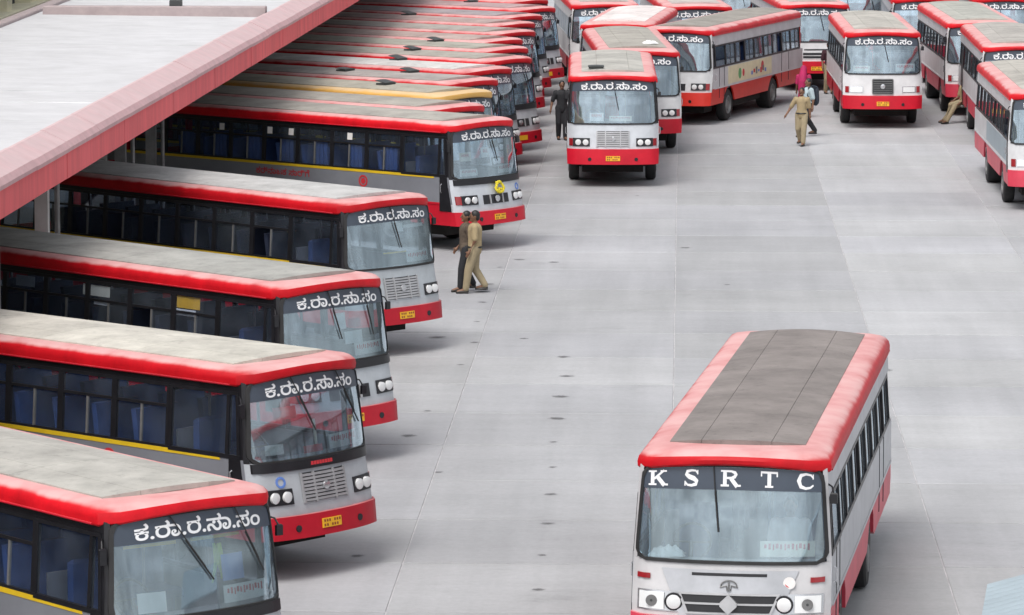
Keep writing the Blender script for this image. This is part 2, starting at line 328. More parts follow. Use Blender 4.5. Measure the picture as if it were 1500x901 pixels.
# ------------------------------------------------------------------ ground: concrete slabs
g = MB().add([(-900, -200, -0.012), (900, -200, -0.012), (900, 2200, -0.012), (-900, 2200, -0.012)], [(0, 1, 2, 3)])
ground = single('ground', g, 'sealant', smooth=0); ground['kind'] = 'structure'
XS = [-15.6, -11.75, -7.85, -3.95, -0.13, 3.75, 7.77, 11.7, 15.6]
YS = [59.6 + 3.5 * k for k in range(-4, 33)]
for i in range(len(XS) - 1):
    for j in range(len(YS) - 1):
        if XS[i] < -7.9 and YS[j] > 130: continue
        dx, dy = XS[i + 1] - XS[i], YS[j + 1] - YS[j]
        o = part('slab', ('slab', i), lambda b: b.bbox(-dx / 2 + 0.009, dx / 2 - 0.009, -dy / 2 + 0.025, dy / 2 - 0.025, -0.1, 0, 0.006), 'concrete', ground,
                 loc=((XS[i] + XS[i + 1]) / 2, (YS[j] + YS[j + 1]) / 2, random.uniform(-0.003, 0.003)))
        t_ = (0.93, 0.93, 0.97, 1.0, 0.95, 1.06, 1.03, 1.0)[i] * random.uniform(0.97, 1.03); o.color = (t_, t_, t_ * random.uniform(0.99, 1.02), 1)
far = [(XS[0], XS[-1], YS[-1], 420), (-7.9 - 7.7, -7.9, YS[20], YS[-1]), (XS[-1], 120, 20, 420), (-120, XS[0], 20, 420), (XS[0], XS[-1], -40, YS[0])]
yard = MB()
for a in [(XS[0], XS[-1], YS[-1] + .01, 420), (XS[-1] + .01, 120, -40, 420), (-120, XS[0] - .01, -40, 420), (XS[0], XS[-1], -40, YS[0] - .01), (XS[0], XS[2] - .01, YS[21] + .01, YS[-1])]:
    yard.box(a[0], a[1], a[2], a[3], -0.1, -0.002)
yo = single('concrete_yard', yard, 'concrete', smooth=0); yo['kind'] = 'structure'
# dark oil drips where the buses stop
def blob(b, seed):
    rr = random.Random(seed); n = 18; ph = [rr.uniform(0, 6.28) for _ in range(3)]
    o = []; 
    for k in range(n):
        a = 2 * math.pi * k / n; r = 1 + 0.22 * math.sin(2 * a + ph[0]) + 0.16 * math.sin(3 * a + ph[1]) + 0.1 * math.sin(5 * a + ph[2]); o.append((r * math.cos(a), r * math.sin(a)))
    b.add([(x, y, 0.004) for x, y in o] + [(x, y, 0.0) for x, y in o], [tuple(range(n))])
drips = [(-2.0 + random.uniform(-0.08, 0.08) - 0.02 * k, 57.7 + 2.55 * k) for k in range(10)] + [(-4.1 + random.uniform(-.1, .1), 79.5 + 3.1 * k) for k in range(6)] + [(-3.1, 83.2), (-4.6, 71), (-2.9, 96), (1.0, 92), (0.1, 99)] + [(random.uniform(-7.5, -3.2), random.uniform(55, 97)) for _ in range(10)] + [(random.uniform(-3, 9), random.uniform(56, 118)) for _ in range(4)]
for k, (x, y) in enumerate(drips):
    sc = random.choice((0.10, 0.14, 0.19, 0.24, 0.13))
    if k in (7, 6): sc = 0.2
    o = part('oil_stain', ('oil', k % 5), lambda b: blob(b, k % 5), 'oil', ground, loc=(x, y, 0.0035), rz=random.uniform(0, 6))
    o.scale = (sc * 1.15, sc, 1)

# ------------------------------------------------------------------ bus geometry (local: front faces -Y, +Y back, z up)
ZC, ZSK = 2.78, 0.62
def interp(z, tab):
    if z >= tab[0][0]: return tab[0][1]
    for (a, va), (b, vb) in zip(tab, tab[1:]):
        if z >= b: return vb + (va - vb) * (z - b) / (a - b)
    return tab[-1][1]
RAKE = [(3.0, 0.06), (2.78, 0.0), (2.2, -0.10), (1.55, -0.20), (1.25, -0.27), (1.0, -0.32), (0.6, -0.36), (0.4, -0.34)]
def hw(z): return interp(z, [(3.0, 1.13), (2.78, 1.15), (1.75, 1.215), (0.9, 1.22), (0.4, 1.20)])
BOW = 0.20
def yf(x, z):
    t = max(0.0, (abs(x) - 1.05) / 0.17)
    return interp(z, RAKE) - BOW * (1 - min(1.0, abs(x) / 1.2) ** 2.4) + 0.11 * t * t
ARCH = 0.065     # the brow over the windscreen rises towards its middle
def fp(x, z, off=0.0):
    k = min(1.0, max(0.0, (z - 2.35) / 0.40)); k = k * k * (3 - 2 * k)
    return (x, yf(x, z) - off, z + ARCH * k * max(0.0, 1 - (x / 1.15) ** 2))
def yc(z): return yf(hw(z), z)
def fpatch(b, x0, x1, z0, z1, off, t, nu=8, nv=3):
    f0 = x0 if callable(x0) else (lambda z: x0); f1 = x1 if callable(x1) else (lambda z: x1)
    def mk(o):
        def m(u, v):
            z = z0 + (z1 - z0) * v; return fp(f0(z) + (f1(z) - f0(z)) * u, z, o)
        return m
    return b.shell(mk(off), mk(off - t), nu, nv)
def rrect(xb, xt, z0, z1, r, n=5, d=0.0, xo=0.0):
    """outline of a rounded trapezium in (x,z), grown by d"""
    o = []; xb += d; xt += d; z0 -= d; z1 += d; r = max(0.01, r + d)
    for cx, cz, a0 in ((xb - r, z0 + r, -90), (xt - r, z1 - r, 0), (-(xt - r), z1 - r, 90), (-(xb - r), z0 + r, 180)):
        for k in range(n + 1):
            a = R(a0 + 90 * k / n); o.append((cx + r * math.cos(a) + xo, cz + r * math.sin(a)))
    # subdivide long sides so they follow the bowed face
    p = []
    for a, c in zip(o, o[1:] + o[:1]):
        p.append(a); L = math.hypot(a[0] - c[0], a[1] - c[1]); m = int(L / 0.25)
        for k in range(1, m): p.append((a[0] + (c[0] - a[0]) * k / m, a[1] + (c[1] - a[1]) * k / m))
    return p
def resample(o, n):
    P = o + o[:1]; d = [0]
    for a, c in zip(P, P[1:]): d.append(d[-1] + math.hypot(a[0] - c[0], a[1] - c[1]))
    r = []; j = 0
    for k in range(n):
        s = d[-1] * k / n
        while d[j + 1] < s: j += 1
        t = (s - d[j]) / max(1e-9, d[j + 1] - d[j]); r.append((P[j][0] + (P[j + 1][0] - P[j][0]) * t, P[j][1] + (P[j + 1][1] - P[j][1]) * t))
    return r
def fring(b, xb, xt, z0, z1, r, wd, off, t, xo=0.0):
    i = rrect(xb, xt, z0, z1, r, xo=xo); 
    o = []
    cx = xo; cz = (z0 + z1) / 2
    oo = rrect(xb, xt, z0, z1, r, d=wd, xo=xo)
    n = 64; i = resample(i, n); o = resample(oo, n)
    return b.loop([fp(x, z, off) for x, z in o], [fp(x, z, off) for x, z in i], [fp(x, z, off - t) for x, z in o], [fp(x, z, off - t) for x, z in i])
WS = dict(xb=1.150, xt=1.085, z0=1.71, z1=2.775, r=0.10)
DZ = 0.10     # lift of lamps and grilles
def wslim(z):
    x = WS['xb'] + (WS['xt'] - WS['xb']) * (z - WS['z0']) / (WS['z1'] - WS['z0']); r = WS['r']
    d = min(z - WS['z0'], WS['z1'] - z)
    if d < r: x -= r - math.sqrt(max(0, r * r - (r - d) ** 2))
    return x
def fdisc(b, cx, cz, r, off, t, n=20, dome=0.0):
    o = [fp(cx + r * math.cos(2 * math.pi * k / n), cz + r * math.sin(2 * math.pi * k / n), 0) for k in range(n)]
    y0 = min(p[1] for p in o)
    vs = [(p[0], y0 - off, p[2]) for p in o] + [(p[0], y0 - off + t, p[2]) for p in o] + [(cx, y0 - off - dome, cz)]
    return b.add(vs, [(k, (k + 1) % n, 2 * n) for k in range(n)] + [(k, n + k, n + (k + 1) % n, (k + 1) % n) for k in range(n)] + [tuple(range(2 * n - 1, n - 1, -1))])
def spatch(b, s, y0, y1, z0, z1, off, t, nu=1, nv=1):
    """sheet on a side wall; y0,y1 may depend on z, z0,z1 on y"""
    fy0 = y0 if callable(y0) else (lambda z: y0); fy1 = y1 if callable(y1) else (lambda z: y1)
    fz0 = z0 if callable(z0) else (lambda y: z0); fz1 = z1 if callable(z1) else (lambda y: z1)
    ya = fy0(1.0); yb = fy1(1.0)
    def mk(o):
        def m(u, v):
            y = ya + (yb - ya) * u; z = fz0(y) + (fz1(y) - fz0(y)) * v
            return (s * (hw(z) + o), fy0(z) + (fy1(z) - fy0(z)) * u, z)
        return m
    return b.shell(mk(off), mk(off - t), nu, nv)
def roof_ring(inx, iny, z, L, nf=14, arch=0.0):
    hx = 1.165 - inx; y0 = -0.03 + iny; y1 = L + 0.02 - iny * 0.6; r = max(0.06, 0.20 - inx * 0.4)
    o = []
    # front edge left to right, bowed, then right side, back, left side
    for k in range(nf + 1):
        x = -hx + 2 * hx * k / nf; q = abs(x) / hx
        t = max(0.0, (abs(x) - (hx - r)) / r)
        o.append((x, y0 - 0.215 * (1 - q ** 2.4) + r * 0.7 * t * t, z + arch * (1 - q ** 2)))
    m = 10
    for k in range(1, m): o.append((hx, y0 + r * 0.7 + (y1 - y0 - r) * k / m, z))
    for k in range(nf + 1):
        x = hx - 2 * hx * k / nf; q = abs(x) / hx; t = max(0.0, (abs(x) - (hx - r)) / r)
        o.append((x, y1 + 0.05 * (1 - q ** 2) - r * 0.7 * t * t, z + 0.5 * arch * (1 - q ** 2)))
    for k in range(1, m): o.append((-hx, y1 - r * 0.3 - (y1 - y0 - r) * k / m, z))
    return o
ROOFS = dict(row=[(0.05, 0.06, 2.755, .11), (0.0, 0.0, 2.755, .11), (-0.025, -0.03, 2.78, .11), (-0.030, -0.04, 2.85, .095), (-0.022, -0.028, 2.915, .075), (0.012, 0.02, 2.965, .05), (0.065, 0.09, 2.992, .035), (0.13, 0.19, 3.005, .025), (0.22, 0.36, 3.012, .01)],
             city=[(0.05, 0.06, 2.755, .11), (0.0, 0.0, 2.755, .11), (-0.025, -0.03, 2.78, .11), (-0.028, -0.04, 2.84, .095), (-0.012, -0.02, 2.905, .075), (0.035, 0.04, 2.96, .05), (0.11, 0.13, 2.995, .035), (0.21, 0.26, 3.012, .02), (0.33, 0.44, 3.022, .01)])
def roof_shell(b, L, rk):
    lev = ROOFS[rk]
    rings = [roof_ring(a, c, z, L, arch=h) for a, c, z, h in lev]; n = len(rings[0]); vs = [p for r in rings for p in r]; fs = []
    for i in range(len(rings) - 1):
        for k in range(n): fs.append((i * n + k, i * n + (k + 1) % n, (i + 1) * n + (k + 1) % n, (i + 1) * n + k))
    c = len(vs); vs.append((0, L / 2, 3.03)); b_ = (len(rings) - 1) * n
    for k in range(n): fs.append((b_ + k, b_ + (k + 1) % n, c))
    c2 = len(vs); vs.append((0, L / 2, 2.755))
    for k in range(n): fs.append(((k + 1) % n, k, c2))
    return b.add(vs, fs)
def roof_sheet(b, xa, xb, ya, yb, hr):
    zc = lambda x: 3.030 + 0.06 * (1 - (x / hr) ** 2)
    def mk(d):
        def m(u, v):
            x = xa + (xb - xa) * u
            return (x, ya + (yb - ya) * v - (0.16 * (1 - (x / hr) ** 2) if (v < .01 and ya < 1.0) else 0), zc(x) - d)
        return m
    return b.shell(mk(0), mk(0.06), 4, 2)
def arch_fn(axles, z0, r=0.62):
    def f(y):
        for a in axles:
            d = abs(y - a)
            if d < r: return max(z0, 0.52 + math.sqrt(r * r - d * d) * 0.95)
        return z0
    return f
def tyre(b, wdt=0.28, r=0.50, ri=0.29):
    prof = [(-wdt / 2, ri), (-wdt / 2, r - 0.05), (-wdt / 2 + 0.03, r - 0.01), (-wdt * 0.2, r), (wdt * 0.2, r), (wdt / 2 - 0.03, r - 0.01), (wdt / 2, r - 0.05), (wdt / 2, ri)]
    n = 28; vs = [(x, q * math.cos(2 * math.pi * k / n), q * math.sin(2 * math.pi * k / n)) for k in range(n) for x, q in prof]; m = len(prof); fs = []
    for k in range(n):
        for j in range(m): fs.append((k * m + j, k * m + (j + 1) % m, ((k + 1) % n) * m + (j + 1) % m, ((k + 1) % n) * m + j))
    return b.add(vs, fs)
def rim(b, s):
    prof = [(-0.10, 0.29), (0.10, 0.295), (0.12, 0.28), (0.05, 0.25), (0.02, 0.17), (0.09, 0.13), (0.12, 0.08)]
    n = 20; m = len(prof); vs = [(s * x, q * math.cos(2 * math.pi * k / n), q * math.sin(2 * math.pi * k / n)) for k in range(n) for x, q in prof]; fs = []
    for k in range(n):
        for j in range(m - 1): fs.append((k * m + j, k * m + j + 1, ((k + 1) % n) * m + j + 1, ((k + 1) % n) * m + j))
    fs.append(tuple(k * m + m - 1 for k in range(n)))
    for k in range(8):
        a = 2 * math.pi * k / 8; b.ball((s * 0.055, 0.21 * math.cos(a), 0.21 * math.sin(a)), 0.018, 6, 4)
    return b.add(vs, fs)
def seat(b, wd):
    b.bbox(-wd / 2, wd / 2, -0.22, 0.22, 1.42, 1.54, 0.03)
    b.shell(lambda u, v: (-wd / 2 + wd * u, 0.18 + 0.10 * v, 1.5 + 0.72 * v), lambda u, v: (-wd / 2 + wd * u, 0.28 + 0.10 * v, 1.5 + 0.72 * v), 1, 3)
    b.box(-wd / 2 + 0.08, -wd / 2 + 0.14, -0.15, 0.15, 1.12, 1.42); b.box(wd / 2 - 0.14, wd / 2 - 0.08, -0.15, 0.15, 1.12, 1.42)
def text_on_front(b, body, cx, zc, height, width, off, bold=0.012):
    vs, fs, w_, h_ = textmesh(body, bold)
    b.add([fp(cx + x * width / w_, zc + y * height / h_, off) for x, y in vs], fs)
def stroke(b, pts, th, o):
    """flat brush stroke in (x,z,layer) space with thickness per point"""
    if not hasattr(th, '__len__'): th = [th] * len(pts)
    L_, Rr = [], []
    for i, p in enumerate(pts):
        a = pts[max(i - 1, 0)]; c = pts[min(i + 1, len(pts) - 1)]; dx, dz = c[0] - a[0], c[1] - a[1]; q = math.hypot(dx, dz) or 1; nx, nz = -dz / q, dx / q
        L_.append((p[0] + nx * th[i] / 2, p[1] + nz * th[i] / 2, o)); Rr.append((p[0] - nx * th[i] / 2, p[1] - nz * th[i] / 2, o))
    n = len(pts); b.add(L_ + Rr, [(i, i + 1, n + i + 1, n + i) for i in range(n - 1)])
def serif_letters(b, off, only):
    """K S R T C in bold slab-serif capitals across the windscreen band"""
    t = MB(); H = 0.15; W_ = 0.2
    def st(pts, th): stroke(t, [(x + ox, z) for x, z in pts], th, off + 0.0012 * (len(t.f) % 7))
    for ch, ox in zip('KSRTC', (-0.92, -0.49, -0.02, 0.46, 0.90)):
        if ch != only: continue
        h = H / 2; w_ = 0.10
        if ch in 'KR':
            st([(-0.06, -h), (-0.06, h)], 0.045); st([(-0.11, h - .008), (-0.01, h - .008)], 0.018); st([(-0.11, -h + .008), (-0.01, -h + .008)], 0.018)
        if ch == 'K':
            st([(-0.04, -0.012), (0.085, h)], 0.024); st([(-0.01, 0.02), (0.09, -h)], 0.044); st([(0.04, h - .008), (0.12, h - .008)], 0.018); st([(0.05, -h + .008), (0.135, -h + .008)], 0.018)
        if ch == 'R':
            st([(-0.05, h - .01), (0.02, h - .01), (0.065, h - .025), (0.075, h * .5), (0.06, 0.012), (0.02, 0.0), (-0.05, 0.0)], [.02, .022, .034, .042, .034, .022, .02])
            st([(0.01, 0.0), (0.09, -h)], 0.042); st([(0.06, -h + .008), (0.135, -h + .008)], 0.018)
        if ch == 'T':
            st([(0, -h), (0, h)], 0.045); st([(-0.10, h - .009), (0.10, h - .009)], 0.022); st([(-0.095, h), (-0.095, h - .05)], 0.016); st([(0.095, h), (0.095, h - .05)], 0.016); st([(-0.05, -h + .008), (0.05, -h + .008)], 0.018)
        if ch == 'S':
            st([(0.075, h * .55), (0.05, h * .9), (0, h * .96), (-0.055, h * .8), (-0.065, h * .45), (-0.03, h * .12), (0.03, -h * .12), (0.065, -h * .45), (0.055, -h * .8), (0, -h * .96), (-0.05, -h * .9), (-0.08, -h * .55)], [.018, .02, .024, .034, .042, .046, .046, .042, .034, .024, .02, .018])
            st([(0.075, h), (0.075, h * .4)], 0.014); st([(-0.08, -h), (-0.08, -h * .4)], 0.014)
        if ch == 'C':
            st([(0.085, h * .5), (0.06, h * .85), (0.0, h * .97), (-0.06, h * .75), (-0.085, 0), (-0.06, -h * .75), (0.0, -h * .97), (0.055, -h * .85), (0.09, -h * .5)], [.018, .022, .026, .04, .05, .04, .026, .022, .018])
            st([(0.085, h), (0.085, h * .3)], 0.014)
    b.add([fp(x, 2.655 + z * 1.12, o) for x, z, o in t.v], t.f)
KN = 'ಕ.ರಾ.ರ.ಸಾ.ಸಂ'


def build_bus(name, X, Y, h, label, L=10.6, livery='silver', grille='louvre', head='twin', lod=1, text='kn', roof=(0.42, 0.40, 0.36), wipers=((-0.30, 0.16), (0.62, 0.16)), strip=True,
              cap='red_paint', side_l=None, hatch=(), board=None, group=None, sides='silver', skirt='red_skirt', mirrors=(-1, 1), seats='seat_blue'):
    rt = empty('bus', (X, Y, 0), R(h)); tag(rt, label, 'bus', group)
    rb = random.Random(int(Y * 10)); f_ = rb.uniform(0.84, 1.06); fd_ = rb.uniform(0.0, 0.05); TINT[0] = (f_, f_ + fd_, f_ + fd_, 1)
    front_m = 'silver_paint' if livery == 'silver' else 'pale_paint'
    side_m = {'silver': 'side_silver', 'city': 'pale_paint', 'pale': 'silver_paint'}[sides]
    ax = (1.75, 1.75 + (5.15 if L > 10 else 4.2)); P = lambda *a, **k: part(*a, rt, **k)
    # roof
    rk = 'row' if sides == 'silver' else 'city'; hr = 0.93 if rk == 'row' else 0.84
    ro = P('roof', ('roof', L, rk), lambda b: roof_shell(b, L, rk), cap)
    nr = 5; y0, y1 = (0.38 if rk == 'row' else 0.48), L - 0.35
    for i, (xa, xb) in enumerate(((-hr, -hr * .52), (-hr * .52 + .006, hr * .52 - .006), (hr * .52, hr))):
        for j in range(nr):
            ya = y0 + (y1 - y0) * j / nr; yb = y0 + (y1 - y0) * (j + 1) / nr - 0.008
            part('roof_sheet', ('rs', i, j, L, rk), lambda b: roof_sheet(b, xa, xb, ya, yb, hr), 'roof_sheet', ro, color=(*roof, 1))
    for (hx, hy, op) in hatch:
        def hat(b):
            b.box(-0.25, 0.25, -0.2, 0.2, 0.0, 0.05)
            b.shell(lambda u, v: (-0.27 + 0.54 * u, -0.22 + 0.44 * v, 0.07 + op * 0.6 * v + 0.015 * math.sin(math.pi * u)), lambda u, v: (-0.27 + 0.54 * u, -0.22 + 0.44 * v, 0.055 + op * 0.6 * v), 4, 2)
        o_ = part('roof_hatch', ('hatch', op), hat, 'hatch_dark', ro, loc=(hx, hy, 3.085)); o_.scale = (0.8, 0.8, 0.8)
    for s in (-1, 1): part('drip_rail', ('drip', s, L), lambda b: b.tube([(s * 1.19, 0.2 + (L - 0.4) * k / 8, 2.775 + 0.003 * math.sin(k * 1.7)) for k in range(9)], 0.014, 6), 'red_skirt', ro)
    # side walls
    for s in (-1, 1):
        P('skirt_panel', ('skirt', s, L), lambda b: spatch(b, s, lambda z: yc(z), lambda z: L, arch_fn(ax, ZSK), 1.12, 0, 0.05, 64, 2), skirt)
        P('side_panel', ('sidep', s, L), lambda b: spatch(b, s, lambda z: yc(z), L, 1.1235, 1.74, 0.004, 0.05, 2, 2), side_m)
        P('rub_rail', ('rub', s, L), lambda b: spatch(b, s, lambda z: yc(z) + 0.3, L - 0.05, 1.10, 1.15, 0.014, 0.012, 1, 1), 'red_skirt' if sides == 'silver' else side_m)
        if sides == 'silver':
            P('stripe', ('stripe', s, L), lambda b: spatch(b, s, lambda z: yc(z) + 0.45, L - 0.02, 1.705, 1.765, 0.010, 0.008), 'yellow_stripe')
        top_m = 'black_trim' if sides == 'silver' else side_m
        zt = 2.68 if sides == 'silver' else 2.46
        P('top_rail', ('trail', s, L, zt), lambda b: spatch(b, s, lambda z: yc(z), L, zt, 2.80, -0.002, 0.05, 2, 2), top_m)
        nw = 8 if L > 10 else 6; ya = 1.42; yb = L - 0.30; pw = (yb - ya) / nw
        fr_m = 'black_trim' if sides == 'silver' else ('silver_paint' if lod == 0 else 'black_trim')
        for k in range(nw + 1):
            pass
        for k in range(nw):
            a, c = ya + pw * k, ya + pw * (k + 1)
            full = lod >= 1 and (sides != 'silver' or s == -1)
            gm = 'window_glass' if sides == 'silver' else 'window_glass_pale'
            def wf(b):
                e = 0.055
                spatch(b, s, 0.0, pw, 1.742, 1.80, 0.002, 0.045); spatch(b, s, 0.0, pw, zt - 0.05, zt - 0.0015, 0.002, 0.045)
                spatch(b, s, 0.0, e, 1.8015, zt - 0.0515, 0.002, 0.045); spatch(b, s, pw - e, pw - 0.0015, 1.8015, zt - 0.0515, 0.002, 0.045)
                if full and sides == 'silver': spatch(b, s, e + .001, pw - e - .001, 2.335, 2.375, -0.002, 0.03)
                if not full: spatch(b, s, pw / 2 - 0.018, pw / 2 + 0.018, 1.802, (2.334 if (full and sides == 'silver') else zt - 0.052), -0.004, 0.03)
            wo = P('window', ('win', s, L, full, sides), wf, fr_m, loc=(0, a, 0))
            if full: part('sash', ('sash', s, L, sides), lambda b: (spatch(b, s, pw / 2 - 0.02, pw / 2 + 0.02, 1.802, (2.334 if sides == 'silver' else zt - 0.052), -0.004, 0.03) and None) or b, 'rim_grey' if sides == 'silver' else 'black_trim', wo)
            ztop = 2.34 if (full and sides == 'silver') else zt - 0.05
            if full:
                part('pane', ('pa', s, L, sides), lambda b: spatch(b, s, 0.055, pw / 2 - 0.015, 1.80, ztop, -0.014, 0.006), 'window_glass_clear' if (k * 7 + int(Y)) % 7 == 0 and sides != 'silver' else gm, wo)
                if (k * 5 + int(Y)) % 4 != 1:
                    part('pane', ('pb', s, L, sides), lambda b: spatch(b, s, pw / 2 + 0.015, pw - 0.055, 1.80, ztop, -0.022, 0.006), 'window_glass_clear' if (k * 3 + int(Y)) % 6 == 1 and sides != 'silver' else gm, wo)
                if sides == 'silver': part('pane', ('pc', s, L), lambda b: spatch(b, s, 0.055, pw - 0.055, 2.37, zt - 0.05, -0.014, 0.006), 'window_glass', wo)
            else:
                part('pane', ('pd', s, L, sides), lambda b: spatch(b, s, 0.05, pw - 0.05, 1.80, ztop, -0.014, 0.006), 'window_glass', wo)
        # front corner door
        dz = 0.95 if s == -1 else 0.70
        def door(b):
            y_ = 0.10; d = 1.415
            e = 0.05
            y0f = lambda z: yc(z) + 0.05
            spatch(b, s, y0f, 1.405, 1.742, 1.80, 0.012, 0.05); spatch(b, s, y0f, 1.405, zt - 0.05, zt - 0.002, 0.012, 0.05)
            spatch(b, s, y0f, lambda z: y0f(z) + 0.06, 1.802, zt - 0.052, 0.012, 0.05, 1, 3); spatch(b, s, 1.35, 1.405, 1.802, zt - 0.052, 0.012, 0.05)
            spatch(b, s, 0.22, 0.28, 1.802, zt - 0.052, 0.012, 0.05)
            if s == -1: spatch(b, s, y0f, 0.20, dz, 1.7405, 0.016, 0.03, 1, 4)
        do = P('driver_door' if s == -1 else 'door', ('door', s, zt), door, 'black_trim')
        part('pane', ('dpa', s, zt), lambda b: spatch(b, s, lambda z: yc(z) + 0.1, 0.225, 1.79, zt - 0.05, -0.01, 0.006, 1, 3), 'window_glass', do)
        part('pane', ('dpb', s, zt), lambda b: spatch(b, s, 0.275, 1.36, 1.79, zt - 0.05, -0.01, 0.006), 'window_glass', do)
        part('handle', ('dh', s), lambda b: b.tube([(s * 1.23, 0.14, 1.38), (s * 1.265, 0.14, 1.40), (s * 1.265, 0.14, 1.56), (s * 1.23, 0.14, 1.58)], 0.012, 6), 'chrome', do)
        if s == 1 and sides != 'silver':
            for yy in (0.62, 1.15, L - 2.6, L - 1.75):
                P('door_post', ('dpost', yy), lambda b: spatch(b, s, yy, yy + 0.035, 0.8, 1.74, 0.012, 0.01, 1, 2), 'black_trim')
    # rear
    def rear(b):
        b.shell(lambda u, v: ((2 * u - 1) * hw(0.62 + 1.1 * v) * 0.999, L + 0.04 * (1 - (2 * u - 1) ** 2), 0.62 + 1.1 * v), lambda u, v: ((2 * u - 1) * hw(0.62 + 1.1 * v) * 0.999, L - 0.05, 0.62 + 1.1 * v), 6, 2)
        for s in (-1, 1): b.box(s * 1.14, s * 0.95, L - 0.05, L + 0.01, 1.722, 2.80)
        b.box(-0.949, 0.949, L - 0.05, L + 0.02, 2.55, 2.80)
    P('rear_panel', ('rear', L), rear, skirt)
    P('rear_window', ('rearw', L), lambda b: b.box(-0.95, 0.95, L - 0.02, L - 0.01, 1.722, 2.55), 'window_glass')
    for s in (-1, 1): P('tail_lamp', ('tail', s, L), lambda b: b.bbox(s * 1.0 - 0.1, s * 1.0 + 0.1, L + 0.0, L + 0.05, 0.95, 1.25, 0.01), 'lamp_red')
    # underside, floor and interior
    P('chassis', ('chas', L), lambda b: (b.box(-0.9, 0.9, 0.15, L - 0.3, 0.52, 0.68), b.box(-0.82, 0.82, 0.3, ax[0] - 0.6, 0.34, 0.52), b.box(-0.45, 0.45, ax[0] - .6, ax[0] + .6, 0.36, 0.52), b.box(-0.95, 0.95, ax[0] + .75, ax[1] - .75, 0.36, 0.52), b.box(-0.45, 0.45, ax[1] - .75, L - 0.5, 0.40, 0.52), b.box(-0.9, 0.9, ax[0] - .06, ax[0] + .06, 0.42, 0.55), b.box(-0.9, 0.9, ax[1] - .06, ax[1] + .06, 0.42, 0.55)) and b, 'chassis_black')  # includes low wide boxes added to darken the ground underneath
    P('floor', ('floor', L), lambda b: b.box(-1.12, 1.12, 0.1, L - 0.06, 1.02, 1.08), 'interior_grey')
    P('dashboard', ('dash',), lambda b: b.shell(lambda u, v: (-1.08 + 2.16 * u, yf(-1.08 + 2.16 * u, 1.65) + 0.07 + 0.42 * v, 1.68 - 0.03 * v), lambda u, v: (-1.08 + 2.16 * u, yf(-1.08 + 2.16 * u, 1.65) + 0.07 + 0.42 * v, 1.3), 8, 1), 'dash_grey')
    if lod >= 1:
        def wheel_(b):
            n = 24; c = Vector((-0.55, 0.36, 1.80)); ax1 = Vector((1, 0, 0)); ax2 = Vector((0, 0.45, 0.89))
            pts = [c + (ax1 * math.cos(2 * math.pi * k / n) + ax2 * math.sin(2 * math.pi * k / n)) * 0.24 for k in range(n + 1)]
            b.tube(pts, 0.018, 6); b.tube([c, c + Vector((0, -0.2, -0.35))], 0.03, 6); b.tube([c - ax1 * 0.24, c + ax1 * 0.24], 0.014, 6)
        P('steering_wheel', ('steer',), wheel_, 'black_trim')
        P('driver_seat', ('dseat',), lambda b: (b.bbox(-0.80, -0.30, 0.75, 1.2, 1.30, 1.42, 0.03), b.bbox(-0.80, -0.30, 1.2, 1.32, 1.36, 2.15, 0.04)) and b, 'seat_blue')
        rows = int((L - 2.6) / 0.82)
        if lod == 2:
            for k in range(rows):
                for s, wd, cx in ((-1, 0.86, -0.66), (1, 0.86, 0.66)):
                    P('seat', ('seat', wd), lambda b: seat(b, wd), seats, loc=(cx, 1.9 + 0.82 * k, 0))
        else:
            P('seat_rows', ('seats', L), lambda b: [spatch(b, 1, 1.9 + .82 * k, 2.0 + .82 * k, 1.45, 2.2, -0.15, 0.85) and spatch(b, -1, 1.9 + .82 * k, 2.0 + .82 * k, 1.45, 2.2, -0.15, 0.85) for k in range(rows)] and b, 'seat_blue')
        P('partition', ('parti',), lambda b: (b.box(-1.0, -0.35, 1.42, 1.46, 1.1, 2.0), b.tube([(0.35, 1.44, 1.1), (0.35, 1.44, 2.75)], 0.02, 6), b.tube([(-0.35, 1.44, 1.1), (-0.35, 1.44, 2.75)], 0.02, 6)) and b, 'interior_grey')
    # wheels
    for yy in ax:
        for s in (-1, 1):
            wh = P('wheel', ('tyre', yy > 3), lambda b: tyre(b, 0.28 if yy < 3 else 0.46), 'black_rubber', loc=(s * (1.04 if yy < 3 else 0.95), yy, 0.505))
            part('rim', ('rim', s, yy > 3), lambda b: rim(b, s), 'rim_grey', wh, loc=(s * (0.035 if yy < 3 else 0.12), 0, 0))
            if lod: P('mud_flap', ('flap', s, yy > 3), lambda b: b.box(s * 1.14, s * 0.84, yy + 0.60, yy + 0.615, 0.30, 0.80), 'black_rubber')
    # ---- front
    P('front_panel', ('fpan',), lambda b: fpatch(b, lambda z: -hw(z), lambda z: hw(z), 0.80, 1.69, 0, 0.05, 20, 6), front_m)
    for s in (-1, 1):
        P('windscreen_pillar', ('pil', s), lambda b: fpatch(b, (lambda z: hw(z)) if s > 0 else (lambda z: -hw(z)), lambda z: s * (WS['xb'] + (WS['xt'] - WS['xb']) * (z - WS['z0']) / 1.065 + 0.012), 1.6915, 2.84, -0.001, 0.05, 3, 8), 'black_trim' if livery == 'silver' else front_m)
    P('header_panel', ('hdr',), lambda b: fpatch(b, -1.04, 1.04, 2.79, 2.90, 0.0, 0.04, 14, 2), 'black_trim')
    ws = P('windscreen', ('wsf',), lambda b: fring(b, WS['xb'], WS['xt'], WS['z0'], WS['z1'], WS['r'], 0.04, 0.022, 0.05), 'black_rubber')
    part('glass', ('wsg',), lambda b: fpatch(b, lambda z: -wslim(z) - 0.006, lambda z: wslim(z) + 0.006, WS['z0'] - 0.004, WS['z1'] + 0.004, 0.004, 0.006, 20, 16), 'windshield_glass', ws)
    part('sun_band', ('band',), lambda b: fpatch(b, lambda z: -wslim(z) + 0.004, lambda z: wslim(z) - 0.004, 2.535, 2.771, 0.010, 0.003, 20, 6), 'band_blue', ws)
